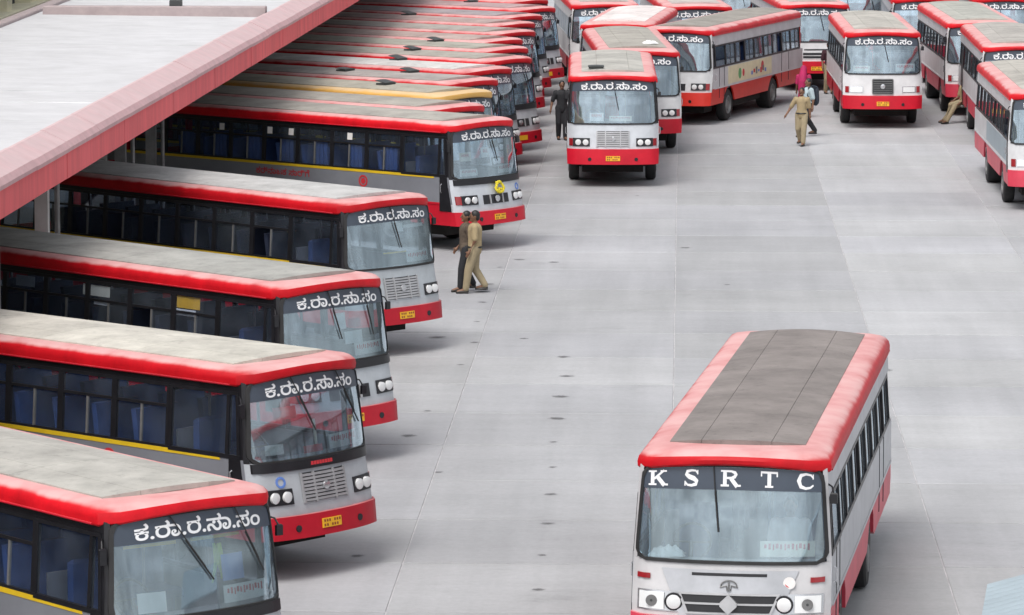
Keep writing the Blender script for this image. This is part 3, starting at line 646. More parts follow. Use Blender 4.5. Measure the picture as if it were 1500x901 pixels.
    if text == 'kn': part('lettering', ('kn',), lambda b: text_on_front(b, KN, 0.03, 2.65, 0.172, 1.76, 0.015, 0.02), 'letter_white', ws)
    elif text == 'en':
        for ch in 'KSRTC': part('letter', ('en', ch), lambda b: serif_letters(b, 0.013, ch), 'letter_white', ws)
    for (wx, dx) in wipers:
        part('wiper', ('wip', wx, dx), lambda b: (b.tube([fp(wx, 2.80, 0.03), fp(wx + dx * 0.5, 2.50, 0.05), fp(wx + dx, 2.22, 0.04)], 0.008, 6), b.tube([fp(wx + dx * 0.45, 2.52, 0.032), fp(wx + dx * 1.25, 2.06, 0.032)], 0.011, 6)) and b, 'black_rubber', ws)
    if strip: P('lower_trim', ('strip',), lambda b: fpatch(b, lambda z: -1.16, lambda z: 1.16, 1.555, 1.685, 0.035, 0.04, 18, 2), 'black_trim')
    # bumper
    zb_ = 0.94 if sides == 'silver' else 1.03
    bu = P('bumper', ('bump', zb_), lambda b: fpatch(b, lambda z: -hw(z) - 0.01, lambda z: hw(z) + 0.01, 0.62, zb_, 0.06, 0.22, 20, 4), skirt)
    pl = part('number_plate', ('plate',), lambda b: fpatch(b, -0.19, 0.19, 0.72, 0.85, 0.075, 0.012, 4, 1), 'plate_yellow', bu)
    if lod: part('plate_characters', ('platec',), lambda b: [fpatch(b, -0.16 + 0.05 * k, -0.13 + 0.05 * k, 0.80 - 0.062 * r_, 0.835 - 0.062 * r_, 0.078, 0.002, 1, 1) for k in range(7) for r_ in range(2) if (k + r_) % 4 != 3] and b, 'plate_ink', bu)
    for s in (-1, 1): part('tow_hole', ('tow', s), lambda b: fdisc(b, s * 0.62, 0.76, 0.05, 0.004 + 0.06, 0.03, 12), 'black_trim', bu)
    fpatch_, fdisc_, fring_, fp_ = fpatch, fdisc, fring, fp
    FP = lambda b, x0, x1, z0, z1, *a: fpatch_(b, (lambda z: x0(z - DZ)) if callable(x0) else x0, (lambda z: x1(z - DZ)) if callable(x1) else x1, z0 + DZ, z1 + DZ, *a)
    FD = lambda b, cx, cz, *a: fdisc_(b, cx, cz + DZ, *a)
    FR = lambda b, xb, xt, z0, z1, *a, **k: fring_(b, xb, xt, z0 + DZ, z1 + DZ, *a, **k)
    FF = lambda x, z, o=0.0: fp_(x, z + DZ, o)
    # head lamps
    for s in (-1, 1):
        if head == 'twin':
            hl = P('headlight', ('hl', s), lambda b: FP(b, s * 0.62, s * 1.07, 1.0, 1.215, 0.022, 0.04, 4, 2), 'black_trim')
            for cx in (0.73, 0.93):
                part('lamp', ('lens', s, cx), lambda b: FD(b, s * cx, 1.107, 0.078, 0.03, 0.04, 18, 0.025), 'lamp_lens', hl)
            part('indicator', ('ind', s), lambda b: FP(b, s * 1.072, s * 1.17, 1.01, 1.205, 0.02, 0.03, 2, 1), 'lamp_red', hl)
        elif head == 'rect':
            hl = P('headlight', ('hlr', s), lambda b: FP(b, s * 0.56, s * 1.14, 0.985, 1.225, 0.012, 0.03, 5, 2), 'chrome')
            part('lamp', ('lr', s), lambda b: FP(b, s * 0.80, s * 1.115, 1.005, 1.205, 0.03, 0.03, 4, 2), 'lamp_lens', hl)
            part('lamp_bezel', ('lrb', s), lambda b: FD(b, s * 0.675, 1.105, 0.112, 0.016, 0.03, 20), 'black_trim', hl)
            part('lamp', ('lrr', s), lambda b: FD(b, s * 0.675, 1.105, 0.088, 0.03, 0.03, 18, 0.03), 'lamp_lens', hl)
            part('reflector', ('lref', s), lambda b: FD(b, s * 0.955, 1.105, 0.07, 0.036, 0.01, 16, -0.004), 'rim_grey', hl)
            part('bulb', ('lblb', s), lambda b: FD(b, s * 0.955, 1.105, 0.025, 0.045, 0.012, 10, 0.01), 'hatch_dark', hl)
            part('indicator', ('indr', s), lambda b: FP(b, s * 0.98, s * 1.15, 1.36, 1.42, 0.02, 0.03, 2, 1), 'lamp_red', hl)
        else:
            hl = P('headlight', ('hlq', s), lambda b: FP(b, s * 0.60, s * 1.02, 1.02, 1.21, 0.014, 0.03, 4, 2), 'chrome')
            part('lamp', ('lq', s), lambda b: FP(b, s * 0.63, s * 0.99, 1.04, 1.19, 0.026, 0.03, 4, 2), 'lamp_lens', hl)
            part('indicator', ('indq', s), lambda b: FP(b, s * 1.04, s * 1.15, 1.02, 1.21, 0.02, 0.03, 2, 1), 'lamp_red', hl)
    # grille
    if grille == 'louvre':
        gr = P('grille', ('grl',), lambda b: FP(b, -0.43, 0.43, 1.0, 1.40, 0.008, 0.03, 6, 2), 'black_trim')
        for k in range(8):
            part('slat', ('gsl', k), lambda b: FP(b, -0.42, 0.42, 1.01 + 0.049 * k, 1.042 + 0.049 * k, 0.03, 0.02, 6, 1), 'grille_silver', gr)
        for cx in (-0.43, -0.2, 0.2, 0.43): part('grille_post', ('gpo', cx), lambda b: FP(b, cx - 0.015, cx + 0.015, 0.99, 1.41, 0.036, 0.03, 1, 2), 'grille_silver', gr)
        part('badge', ('gbd',), lambda b: FD(b, 0, 1.2, 0.06, 0.05, 0.03, 14, 0.01), 'chrome', gr)
    elif grille == 'dark':
        gr = P('grille', ('grd',), lambda b: FP(b, -0.44, 0.44, 0.99, 1.20, 0.012, 0.03, 6, 2), 'black_trim')
        for cx in (-0.22, 0.22): part('grille_post', ('gpd', cx), lambda b: FP(b, cx - 0.02, cx + 0.02, 0.99, 1.20, 0.03, 0.03, 1, 2), 'grille_silver', gr)
        part('badge', ('gbd2',), lambda b: FD(b, 0, 1.1, 0.075, 0.04, 0.03, 16, 0.01), 'chrome', gr)
    elif grille == 'wide':
        T = lambda z: 0.62 + (z - 0.98) * 0.42
        gr = P('grille', ('grw',), lambda b: FP(b, lambda z: -T(z), lambda z: T(z), 0.90, 1.50, 0.018, 0.03, 10, 4), 'silver_paint')
        part('vent', ('gwv',), lambda b: FP(b, -0.46, 0.46, 1.43, 1.465, 0.024, 0.02, 6, 1), 'black_trim', gr)
        for z0, z1 in ((1.11, 1.205), (1.0, 1.09)):
            part('slot', ('gws', z0), lambda b: FP(b, lambda z: -T(z) + 0.12, lambda z: T(z) - 0.12, z0, z1, 0.024, 0.02, 8, 1), 'black_trim', gr)
        for z0 in (0.975, 1.09, 1.205): part('chrome_bar', ('gwb', z0), lambda b: FP(b, lambda z: -T(z) + 0.11, lambda z: T(z) - 0.11, z0, z0 + 0.022, 0.04, 0.03, 8, 1), 'grille_silver', gr)
        for s in (-1, 1): part('grille_post', ('gwp', s), lambda b: FP(b, lambda z: s * (T(z) - 0.13), lambda z: s * (T(z) - 0.10), 0.975, 1.23, 0.04, 0.03, 1, 2), 'grille_silver', gr)
        def dia(b):
            q = [(0, -0.12), (0.105, -0.02), (0.105, 0.02), (0, 0.12), (-0.105, 0.02), (-0.105, -0.02)]
            b.add([FF(x, 1.10 + z, 0.075) for x, z in q] + [FF(x, 1.10 + z, 0.02) for x, z in q], [tuple(range(6))] + [(k, 6 + k, 6 + (k + 1) % 6, (k + 1) % 6) for k in range(6)])
        part('badge', ('gwd',), dia, 'grille_silver', gr)
        def emb(b):
            n = 12
            a = [(0.10 * math.cos(math.pi * k / n), 1.31 + 0.07 * math.sin(math.pi * k / n)) for k in range(n + 1)]
            b.tube([FF(x, z, 0.03) for x, z in a], 0.010, 5); b.tube([FF(0, 1.25, 0.03), FF(0, 1.36, 0.03)], 0.012, 5); b.tube([FF(-0.11, 1.30, 0.03), FF(-0.03, 1.32, 0.03), FF(-0.02, 1.26, 0.03)], 0.009, 5); b.tube([FF(0.11, 1.30, 0.03), FF(0.03, 1.32, 0.03), FF(0.02, 1.26, 0.03)], 0.009, 5)
        part('emblem', ('gwe',), emb, 'rim_grey', gr)
    elif grille == 'square':
        gr = P('grille', ('grs',), lambda b: FP(b, -0.31, 0.31, 0.99, 1.42, 0.012, 0.03, 5, 2), 'black_trim')
        for k in range(6): part('slat', ('gss', k), lambda b: FP(b, -0.29, 0.29, 1.025 + 0.066 * k, 1.037 + 0.066 * k, 0.022, 0.015, 4, 1), 'rim_grey', gr)
        part('frame', ('gsf',), lambda b: FR(b, 0.31, 0.31, 0.99, 1.42, 0.02, 0.025, 0.03, 0.04), 'rim_grey', gr)
        part('badge', ('gsb',), lambda b: FD(b, 0, 1.21, 0.075, 0.04, 0.03, 18, 0.02), 'chrome', gr)
    elif grille == 'slots':
        gr = P('grille', ('grt',), lambda b: FP(b, -0.5, 0.5, 1.0, 1.38, 0.010, 0.03, 6, 2), 'pale_paint')
        for z0, z1, x in ((1.30, 1.345, 0.42), (1.14, 1.22, 0.46), (1.03, 1.11, 0.46)): part('slot', ('gts', z0), lambda b: FP(b, -x, x, z0, z1, 0.018, 0.02, 6, 1), 'black_trim', gr)
    # mirrors on stalks
    if mirrors:
        for s in mirrors:
            mi = P('mirror', ('mir', s), lambda b: b.tube([(s * 1.15, 0.06, 2.62), (s * 1.21, -0.02, 2.60), (s * 1.235, -0.06, 2.52)], 0.012, 6), 'black_trim')
            part('mirror_head', ('mirh', s), lambda b: b.bbox(s * 1.235 - 0.045, s * 1.235 + 0.045, -0.09, -0.05, 2.34 if s < 0 else 2.40, 2.53, 0.012), 'black_trim', mi)
    # destination board behind the glass
    for board in ([board] if board and isinstance(board[0], str) else (board or [])):
        m_, x0, x1, z0, z1 = board
        P('destination_board', ('dest', board), lambda b: fpatch(b, x0, x1, z0, z1, -0.045, 0.01, 4, 1), m_)
        P('board_marks', ('destm', board), lambda b: [fpatch(b, x0 + 0.05 + (x1 - x0 - 0.1) * (k + 0.12 * (k % 3)) / 12, x0 + 0.05 + (x1 - x0 - 0.1) * (k + 0.62 + 0.1 * (k % 2)) / 12, z0 + (z1 - z0) * (0.55 - 0.06 * (k % 3)), z0 + (z1 - z0) * (0.80 + 0.05 * (k % 2)), -0.041, 0.002, 1, 1) for k in range(12)] and b, 'letter_red')
    return rt

TAN, BRN, GRY, WHT = (0.42, 0.41, 0.375), (0.225, 0.20, 0.188), (0.48, 0.48, 0.47), (0.62, 0.59, 0.57)
ROW = 'buses parked at an angle along the canopy'; YARD = 'buses standing in the yard'
DB = ('board_white', 0.28, 0.95, 1.75, 1.95)
near = []
def bus(*a, **k): o = build_bus('bus', *a, **k); TINT[0] = None; near.append(o); return o
bF = bus(0.65, 51.33, -6.5, 'brown roofed bus marked K S R T C driving out alone in the foreground', L=11.0, livery='city', grille='wide', head='rect', lod=2, text='en', roof=BRN, wipers=((-0.22, 0.06),), strip=False, sides='pale', skirt='pink_skirt', mirrors=(1,), board=('board_cream', 0.36, 1.02, 1.76, 1.95), group=YARD)
b1 = bus(-5.65, 47.97, 41.5, 'nearest bus of the angled row, cut by the bottom left corner', lod=2, roof=TAN, board=DB, group=ROW, wipers=((-0.42, 0.42), (0.50, 0.30)))
b2 = bus(-5.35, 58.93, 51.4, 'second nearest bus of the angled row, with louvred silver grille', lod=2, roof=(0.54, 0.52, 0.46), board=DB, group=ROW, wipers=((-0.42, 0.30), (0.50, 0.36)))
b3 = bus(-5.71, 68.34, 47.4, 'third nearest bus of the angled row, white boards in its side windows', lod=2, roof=(0.36, 0.36, 0.335), grille='dark', board=DB, seats='seat_shaded', group=ROW, wipers=((-0.25, 0.16), (0.55, 0.12)))
b4 = bus(-5.70, 81.18, 47.6, 'fourth nearest bus of the angled row, pale grey roof, beside two walking men', lod=2, roof=GRY, board=DB, seats='seat_shaded', group=ROW, wipers=((-0.1, 0.16),), strip=False)
b5 = bus(-4.70, 98.85, 52.0, 'angled bus with long blue curtained windows and yellow garland on its front', lod=2, roof=(0.36, 0.345, 0.31), grille='dark', board=(DB, ('board_white', -0.95, -0.45, 1.75, 1.92), ('board_white', -0.25, 0.02, 2.15, 2.38), ('board_cream', -0.92, -0.6, 2.1, 2.3)), group=ROW, wipers=((0.0, 0.16),))
rowlab = ['red bus right behind the garlanded bus, its windscreen hidden', 'bus with yellow roof edge in the angled row', 'red bus just behind the yellow edged bus, dark hatch on roof', 'second red bus behind the yellow edged bus, white patch on roof',
          'bus further along the row with green tassel behind its windscreen', 'first bus behind the green tasselled one in the row', 'second bus behind the green tasselled one in the row', 'third bus behind the green tasselled one in the row',
          'fourth bus behind the green tasselled one in the row', 'third bus from the far end of the angled row', 'second bus from the far end of the angled row', 'farthest bus of the angled row at the top edge']
rowpos = [(-5.55, 102.9), (-5.55, 107.2), (-5.55, 111.2), (-5.35, 115.3), (-4.95, 119.4), (-5.2, 123.5), (-5.5, 127.3), (-5.25, 131.1), (-5.4, 135.2), (-5.3, 139.2), (-5.0, 143.6), (-5.4, 148.3)]
rc = [(0.37, 0.35, 0.31), (0.38, 0.36, 0.30), (0.36, 0.33, 0.31), (0.58, 0.57, 0.55), (0.36, 0.34, 0.30), (0.36, 0.35, 0.30), (0.42, 0.33, 0.30), (0.37, 0.34, 0.31), (0.42, 0.32, 0.30), (0.33, 0.29, 0.30), (0.42, 0.30, 0.30), (0.36, 0.36, 0.34)]
rh = [(), ((-0.2, 2.4, 0.12),), ((0.2, 2.2, 0.14), (-.3, 4.0, 0.05)), ((0.2, 3.2, 0.16),), ((-.1, 3.3, 0.13),), ((0.1, 2.6, 0.14),), (), (), ((0.2, 4.4, 0.15),), (), ((0.1, 2.8, 0.1),), ((-0.1, 3.2, 0.1),)]
for k, (x, y) in enumerate(rowpos):
    bus(x, y, 53 if k < 2 else 55, rowlab[k], lod=0, board=(('board_white', (-0.9, 0.3, -0.2)[k % 3], (-0.4, 0.95, 0.3)[k % 3], 1.76, 1.98), ('board_cream', 0.5, 0.8, 2.1 - .1 * (k % 2), 2.3)), roof=rc[k], group=ROW, hatch=rh[k], cap='yellow_roof_paint' if k == 1 else 'red_paint', grille=('louvre', 'dark', 'square')[k % 3], wipers=((0.0, 0.16),) if k % 2 else ((-0.35, 0.2), (0.5, 0.2)))
bC = bus(-1.85, 113.49, 1.4, 'silver fronted bus leading the queue beside the man in black', L=8.6, lod=1, roof=TAN, grille='louvre', strip=False, group=YARD, sides='city', board=(('board_white', -0.62, -0.25, 1.76, 1.98), ('board_cream', -0.1, 0.5, 1.76, 1.90)), hatch=((-0.45, 0.95, 0.03),), wipers=((0.0, 0.12),))
bC2 = bus(-1.25, 122.9, 4, 'bus directly behind the queue leader, white cloth on its roof', L=10.0, livery='city', lod=1, roof=(0.38, 0.36, 0.32), grille='louvre', strip=False, group=YARD, sides='city', wipers=())
bC3 = bus(-2.09, 135.4, -5, 'bus with bleached white roof third in the queue', L=8.6, livery='city', lod=0, roof=(0.72, 0.66, 0.64), grille='slots', strip=False, group=YARD, sides='city', wipers=())
bC4 = bus(-2.65, 146.3, 5, 'bus half hidden behind the white roofed bus, dark side to the row', livery='city', lod=0, roof=(0.46, 0.42, 0.40), grille='slots', strip=False, group=YARD, sides='city', hatch=((-0.5, 1.4, 0.05),))
bC5 = bus(0.52, 145.3, 5, 'bus behind the long side of the turned bus, only roof and band showing', livery='city', lod=0, roof=(0.5, 0.44, 0.42), grille='slots', strip=False, group=YARD, sides='city', wipers=())
bD = bus(-0.19, 132.88, -17, 'bus turned sideways with cream advert panel and orange red skirt', L=10.4, livery='city', lod=2, roof=(0.30, 0.28, 0.25), grille='dark', strip=False, group=YARD, sides='city', skirt='orange_skirt', wipers=())
bE = bus(4.56, 146.68, 5, 'white fronted bus with slotted grille behind the man in maroon', livery='city', lod=1, roof=(0.42, 0.38, 0.36), grille='slots', head='quad', strip=False, group=YARD, sides='city', wipers=((0.1, 0.14),))
bR = bus(6.18, 131.8, 1.0, 'white fronted bus with dark square grille facing the open yard', L=9.6, livery='city', lod=1, roof=(0.44, 0.42, 0.38), grille='square', head='quad', strip=False, group=YARD, sides='city', board=(('board_white', 0.40, 1.0, 1.76, 2.0), ('board_cream', -0.9, -0.4, 1.76, 1.94)), skirt='red_skirt', wipers=((0.0, 0.14),))
G = dict(livery='city', sides='city', skirt='pink_skirt', lod=1, strip=False, group=YARD, head='quad')
bG1 = bus(9.63, 136.5, 2, 'rear one of three buses queued along the right edge', roof=(0.40, 0.40, 0.36), wipers=(), **G)
bG2 = bus(9.99, 125.47, 0, 'middle one of three buses queued along the right edge', roof=(0.40, 0.38, 0.35), wipers=(), L=9.9, **G)
bG3 = bus(9.48, 107.93, 0.6, 'front one of three buses at the right edge, pale blue side panel', roof=(0.42, 0.40, 0.36), wipers=(), grille='square', **G)
H = dict(livery='city', sides='city', lod=0, strip=False, group=YARD)
bus(8.55, 150.3, 0, 'far bus behind the right hand queue, left one of two red roofs', roof=(0.4, 0.38, 0.36), grille='slots', **H)
bus(11.4, 150.5, 0, 'far bus at the top right corner, right one of two red roofs', roof=(0.4, 0.38, 0.36), grille='square', **H)
bus(6.3, 158.5, 0, 'pale far bus cut by the top edge above the square grilled bus', roof=(0.4, 0.38, 0.36), grille='slots', **H)
bus(2.45, 161, 0, 'pale far bus cut by the top edge above the turned bus', roof=(0.4, 0.38, 0.36), grille='slots', **H)
bus(-1.3, 162, 0, 'dark far bus cut by the top edge above the bleached white roof', roof=(0.4, 0.38, 0.36), grille='slots', **H)

# ---- marks and fittings of single buses
def side_text(b, body, s, yc_, zc, height, width, off):
    vs, fs, w_, h_ = textmesh(body, 0.012); zz = lambda y: zc + y * height / h_
    b.add([(s * (hw(zz(y)) + off), yc_ + (1 if s > 0 else -1) * -1 * (-s) * 0 + (x * width / w_) * (1 if s > 0 else -1), zz(y)) for x, y in vs], fs)
single('side_lettering', (lambda b: (side_text(b, 'ಕರ್ನಾಟಕ ಸಾರಿಗೆ', -1, 5.2, 1.56, 0.17, 1.75, 0.012), b)[1])(MB()), 'letter_red', b5)
def sdisc(s, y, z, r, off, n=20):
    b = MB(); x = s * (hw(z) + off); return b.add([(x, y + r * math.cos(6.2832 * k / n), z + r * math.sin(6.2832 * k / n)) for k in range(n)] + [(x - s * .006, y + r * math.cos(6.2832 * k / n), z + r * math.sin(6.2832 * k / n)) for k in range(n)], [tuple(range(n))] + [(k, n + k, n + (k + 1) % n, (k + 1) % n) for k in range(n)])
def sring(s, y, z, r0, r1, off, n=24):
    b = MB(); x = s * (hw(z) + off); q = lambda r, xx: [(xx, y + r * math.cos(6.2832 * k / n), z + r * math.sin(6.2832 * k / n)) for k in range(n)]
    return b.loop(q(r1, x), q(r0, x), q(r1, x - s * .006), q(r0, x - s * .006))
for bb_ in (b5, b2, b1):
    e = single('crest', sring(-1, 2.6, 1.50, 0.10, 0.14, 0.012), 'letter_red', bb_); single('crest_centre', sdisc(-1, 2.6, 1.50, 0.07, 0.011), 'letter_red', e)
for bb_ in (b2, b5):
    single('badge_ring', (lambda b: (fring(b, 0.05, 0.05, 1.36, 1.46, 0.05, 0.03, 0.012, 0.01, xo=(-0.78 if bb_ is b2 else 0.9)), b)[1])(MB()), 'mark_blue', bb_)
single('strip_lettering', (lambda b: ([fpatch(b, -0.22 + 0.055 * k, -0.175 + 0.055 * k, 1.595, 1.645, 0.037, 0.004, 1, 1) for k in range(8)], b)[1])(MB()), 'letter_red', b2)
single('paper', (lambda b: (fpatch(b, -0.25, 0.12, 1.75, 1.85, -0.04, 0.01, 3, 1), b)[1])(MB()), 'letter_red', b2)
for bb_, items in ((b1, (('board_white', -0.85, -0.5, 1.75, 1.98), ('yellow_stripe', -0.95, -0.3, 2.485, 2.515), ('yellow_stripe', -0.1, 0.6, 2.485, 2.515), ('mark_blue', 0.30, 0.62, 2.0, 2.3))),
                   (b2, (('board_white', -0.9, -0.6, 1.78, 1.92), ('letter_red', -0.7, -0.3, 2.25, 2.42), ('board_cream', 0.0, 0.05, 1.75, 2.2))),
                   (b3, (('board_white', -0.1, 0.15, 2.2, 2.45), ('letter_red', 0.2, 0.5, 2.2, 2.35), ('cloth_white', 0.1, 0.5, 1.95, 2.15))),
                   (b4, (('board_white', 0.1, 0.28, 2.35, 2.5), ('yellow_stripe', -0.3, 0.3, 1.95, 1.98), ('board_white', 0.3, 0.9, 2.40, 2.46)))):
    for (m_, x0, x1, z0, z1) in items: single('paper', (lambda b: (fpatch(b, x0, x1, z0, z1, -0.06, 0.008, 3, 1), b)[1])(MB()), m_, bb_)
# teal and white sticker on the side of the fourth bus
single('sticker', (lambda b: (spatch(b, -1, 2.5, 3.3, 1.5, 1.68, 0.010, 0.006), b)[1])(MB()), 'mark_teal', b4)
single('sticker', (lambda b: (spatch(b, -1, 1.5, 2.4, 1.5, 1.68, 0.010, 0.006), b)[1])(MB()), 'board_white', b4)
# white and yellow boards in the side windows of the third bus
for k, (ya, yb, za, zb, m_) in enumerate([(1.9, 2.6, 2.42, 2.62, 'plate_yellow'), (2.0, 2.5, 2.30, 2.40, 'board_white'), (4.2, 4.9, 2.42, 2.60, 'board_cream'), (4.2, 4.6, 2.28, 2.36, 'board_white'), (6.2, 6.7, 2.42, 2.6, 'curtain_grey'), (8.0, 9.1, 2.40, 2.62, 'board_cream')]):
    single('window_board', (lambda b: (spatch(b, -1, ya, yb, za, zb, -0.03, 0.008), b)[1])(MB()), m_, b3)
for k in range(7):
    single('curtain', (lambda b: (b.shell(lambda u, v: (-1.13 + 0.012 * math.sin(u * 40), 1.5 + 1.11 * k + 0.1 + 0.42 * u, 1.8 + 0.54 * v), lambda u, v: (-1.12 + 0.012 * math.sin(u * 40), 1.5 + 1.11 * k + 0.1 + 0.42 * u, 1.8 + 0.54 * v), 16, 1), b)[1])(MB()), 'seat_blue', b5)
for yy in (3.0, 4.9, 5.6, 7.2): single('window_sticker', (lambda b: (spatch(b, -1, yy, yy + 0.16, 2.44, 2.6, -0.01, 0.003), b)[1])(MB()), 'board_white', b5)
# dent repair patch on garlanded bus roof edge
single('repair_patch', (lambda b: (b.shell(lambda u, v: (-1.19 + 0.10 * v * v, 4.9 + 0.7 * u, 2.80 + 0.20 * v), lambda u, v: (-1.16 + 0.10 * v * v, 4.9 + 0.7 * u, 2.80 + 0.20 * v), 2, 4), b)[1])(MB()), 'curtain_grey', b5)
# advert on the turned bus (image-right side)
ad = single('advert_panel', (lambda b: (spatch(b, 1, 1.6, 6.6, 1.17, 1.72, 0.012, 0.006), b)[1])(MB()), 'cream_paint', bD)
for (yy, zz, r_, m_) in ((2.9, 1.42, 0.17, 'mark_green'), (3.3, 1.42, 0.12, 'letter_red'), (5.5, 1.5, 0.15, 'letter_red')): single('advert_mark', sdisc(1, yy, zz, r_, 0.016), m_, ad)
for k in range(7): single('advert_stroke', (lambda b: (spatch(b, 1, 4.2 + .26 * k, 4.38 + .26 * k, 1.28 + 0.05 * (k % 2), 1.40 + 0.05 * (k % 3), 0.016, 0.004), b)[1])(MB()), ('mark_blue', 'letter_red', 'rim_grey')[k % 3], ad)
single('side_panel_blue', (lambda b: (spatch(b, -1, 0.4, 6.5, 1.2, 1.72, 0.010, 0.006), b)[1])(MB()), 'roof_blue', bG3)
dw = single('doorway_dark', (lambda b: (spatch(b, -1, 7.75, 8.6, 0.66, 2.30, 0.016, 0.01, 1, 4), b)[1])(MB()), 'black_trim', bG2)  # flat black panel painting the dark inside of an open door
single('step', (lambda b: (b.bbox(-1.27, -1.0, 7.78, 8.57, 0.52, 0.58, 0.01), b)[1])(MB()), 'rim_grey', dw)
# red and white round sticker on the foreground bus, papers on its dashboard
st = single('round_sticker', (lambda b: (fdisc(b, 0.73, 1.46, 0.075, 0.012, 0.01, 20), b)[1])(MB()), 'board_white', bF)
single('sticker_ring', (lambda b: (fring(b, 0.035, 0.035, 1.425, 1.495, 0.035, 0.02, 0.022, 0.006, xo=0.73), b)[1])(MB()), 'letter_red', st)

# ------------------------------------------------------------------ small things on the buses
def on_bus(o, b, local):
    M = Vector(local); h = b.rotation_euler[2]
    o.location = (b.location.x + M.x * math.cos(h) - M.y * math.sin(h), b.location.y + M.x * math.sin(h) + M.y * math.cos(h), M.z); o.rotation_euler[2] = h; return o
def crumple(seed, sx, sy, sz, nu=14, nv=12):
    rr = random.Random(seed); ph = [rr.uniform(0, 6.28) for _ in range(6)]
    f = lambda u, v: (sx * (u - .5) * (1 + .12 * math.sin(7 * v + ph[0])), sy * (v - .5) * (1 + .15 * math.sin(6 * u + ph[1])), sz * (0.45 + 0.3 * math.sin(9 * u + ph[2]) * math.cos(8 * v + ph[3]) + .25 * math.sin(17 * u + 13 * v + ph[4])) * (math.sin(math.pi * u) * math.sin(math.pi * v)) ** .4 + .006)
    return MB().shell(f, lambda u, v: tuple(a - c for a, c in zip(f(u, v), (0, 0, .006))), nu, nv)
o = single('cloth', crumple(1, 0.42, 0.5, 0.12), 'cloth_white'); on_bus(o, bC2, (0.42, 1.6, 3.085)); tag(o, 'crumpled white cloth lying on the roof of the second queued bus', 'cloth')
o = single('cloth', crumple(2, 0.42, 0.28, 0.16), 'cloth_white'); on_bus(o, bF, (-0.82, 0.06, 1.685)); tag(o, 'crumpled white cloth on the dashboard of the foreground bus', 'cloth')
def garland():
    rt = empty('garland'); rr = random.Random(4)
    pts = [(0.10 + 0.13 * math.sin(t * 6.28) * (1 - .3 * math.cos(t * 6.28)), 1.46 + 0.12 * math.cos(t * 6.28)) for t in [k / 26 for k in range(26)]]
    for x, z in pts + [(0.08 + rr.uniform(-.12, .12), 1.46 + rr.uniform(-.1, .12)) for _ in range(8)]:
        p = fp(x, z, 0.06 + rr.uniform(0, .03)); part('flower', ('flower',), lambda b: b.ball((0, 0, 0), (0.034, 0.03, 0.034), 8, 5), 'garland_yellow', rt, loc=p)
    return rt
gl = garland(); on_bus(gl, b5, (0, 0, 0)); tag(gl, 'yellow flower garland hung on the front above the grille', 'garland')
def tassel(b_, x, z, name, lab, m_='tassel_green'):
    rt = empty(name)
    for k in range(9):
        xx = x + 0.04 * math.sin(k * 2.1); part('strand', ('strand', k % 3), lambda b: b.tube([(0, 0, 0), (0.03 * math.sin(k), -0.01, -0.2), (0.05 * math.cos(k), 0, -0.38 - 0.04 * (k % 3))], [0.02, 0.03, 0.01], 6), m_, rt, loc=(xx, yf(xx, z) + 0.12 + 0.02 * (k % 3), z))
    on_bus(rt, b_, (0, 0, 0)); tag(rt, lab, 'tassel'); return rt
tassel(near[10], 0.0, 2.4, 'hanging_tassel', 'green tassel hanging behind the windscreen of a bus along the row')
tassel(b1, 0.32, 2.42, 'hanging_tassel', 'yellow green tassel hanging behind the nearest windscreen')

# ------------------------------------------------------------------ canopy along the left
EA = R(1.0)                                  # eave turned 1 degree from the lane
def eave(t): return (-10.55 + (t - 65.1) * math.tan(EA), t)
cn = empty('canopy', (-13.2, 105, 0)); tag(cn, 'long flat canopy with white roof and pink fascia over the parked buses', 'canopy')
def cpart(name, b, m_, par=cn):
    o = single(name, b, m_, par, smooth=12)
    if par is cn: o.matrix_parent_inverse = par.matrix_basis.inverted() if False else o.matrix_parent_inverse; o.location = (13.2, -105, 0)
    return o
T0, T1, PL = 41.9, 173.9, 3.3
n = int((T1 - T0) / PL)
for k in range(n):
    a = T0 + PL * k; c = a + PL - 0.012; xa, xb = eave(a)[0], eave(c)[0]
    dz = random.uniform(-0.006, 0.006); dx = random.uniform(-0.006, 0.006)
    cpart('fascia_panel', MB().add([(xa + dx, a, 4.30), (xb + dx, c, 4.30), (xb + dx - .12, c, 4.30), (xa + dx - .12, a, 4.30), (xa + dx, a, 4.76 + dz), (xb + dx, c, 4.76 + dz), (xb + dx - .12, c, 4.76 + dz), (xa + dx - .12, a, 4.76 + dz)],
          [(0, 3, 2, 1), (4, 5, 6, 7), (0, 1, 5, 4), (1, 2, 6, 5), (2, 3, 7, 6), (3, 0, 4, 7)]), 'canopy_pink')
    # coping: sloping pink stone, proud of the fascia
    P0 = [(0.05, 4.765), (0.05, 4.83), (-0.02, 4.93), (-0.40, 5.12), (-0.46, 5.12), (-0.46, 4.765)]
    cpart('coping', MB().add([(xa + x, a, z + dz) for x, z in P0] + [(xb + x, c, z + dz) for x, z in P0], [tuple(range(6)), tuple(range(11, 5, -1))] + [(i, 6 + i, 6 + (i + 1) % 6, (i + 1) % 6) for i in range(6)]), 'canopy_coping')
for k in range(n // 2 + 1):
    a = T0 + PL * 2 * k; c = min(a + PL * 2 - 0.02, T1)
    if c <= a: continue
    xa, xb = eave(a)[0], eave(c)[0]; z = 5.0 + random.uniform(-0.004, 0.004)
    cpart('roof_panel', MB().add([(xa - .62, a, z), (xb - .62, c, z), (-16.25, c, z + .06), (-16.25, a, z + .06), (xa - .62, a, z - .2), (xb - .62, c, z - .2), (-16.25, c, z - .2), (-16.25, a, z - .2)],
          [(0, 1, 2, 3), (7, 6, 5, 4), (0, 4, 5, 1), (1, 5, 6, 2), (2, 6, 7, 3), (3, 7, 4, 0)]), 'canopy_roof')
xa, xb = eave(T0)[0], eave(T1)[0]
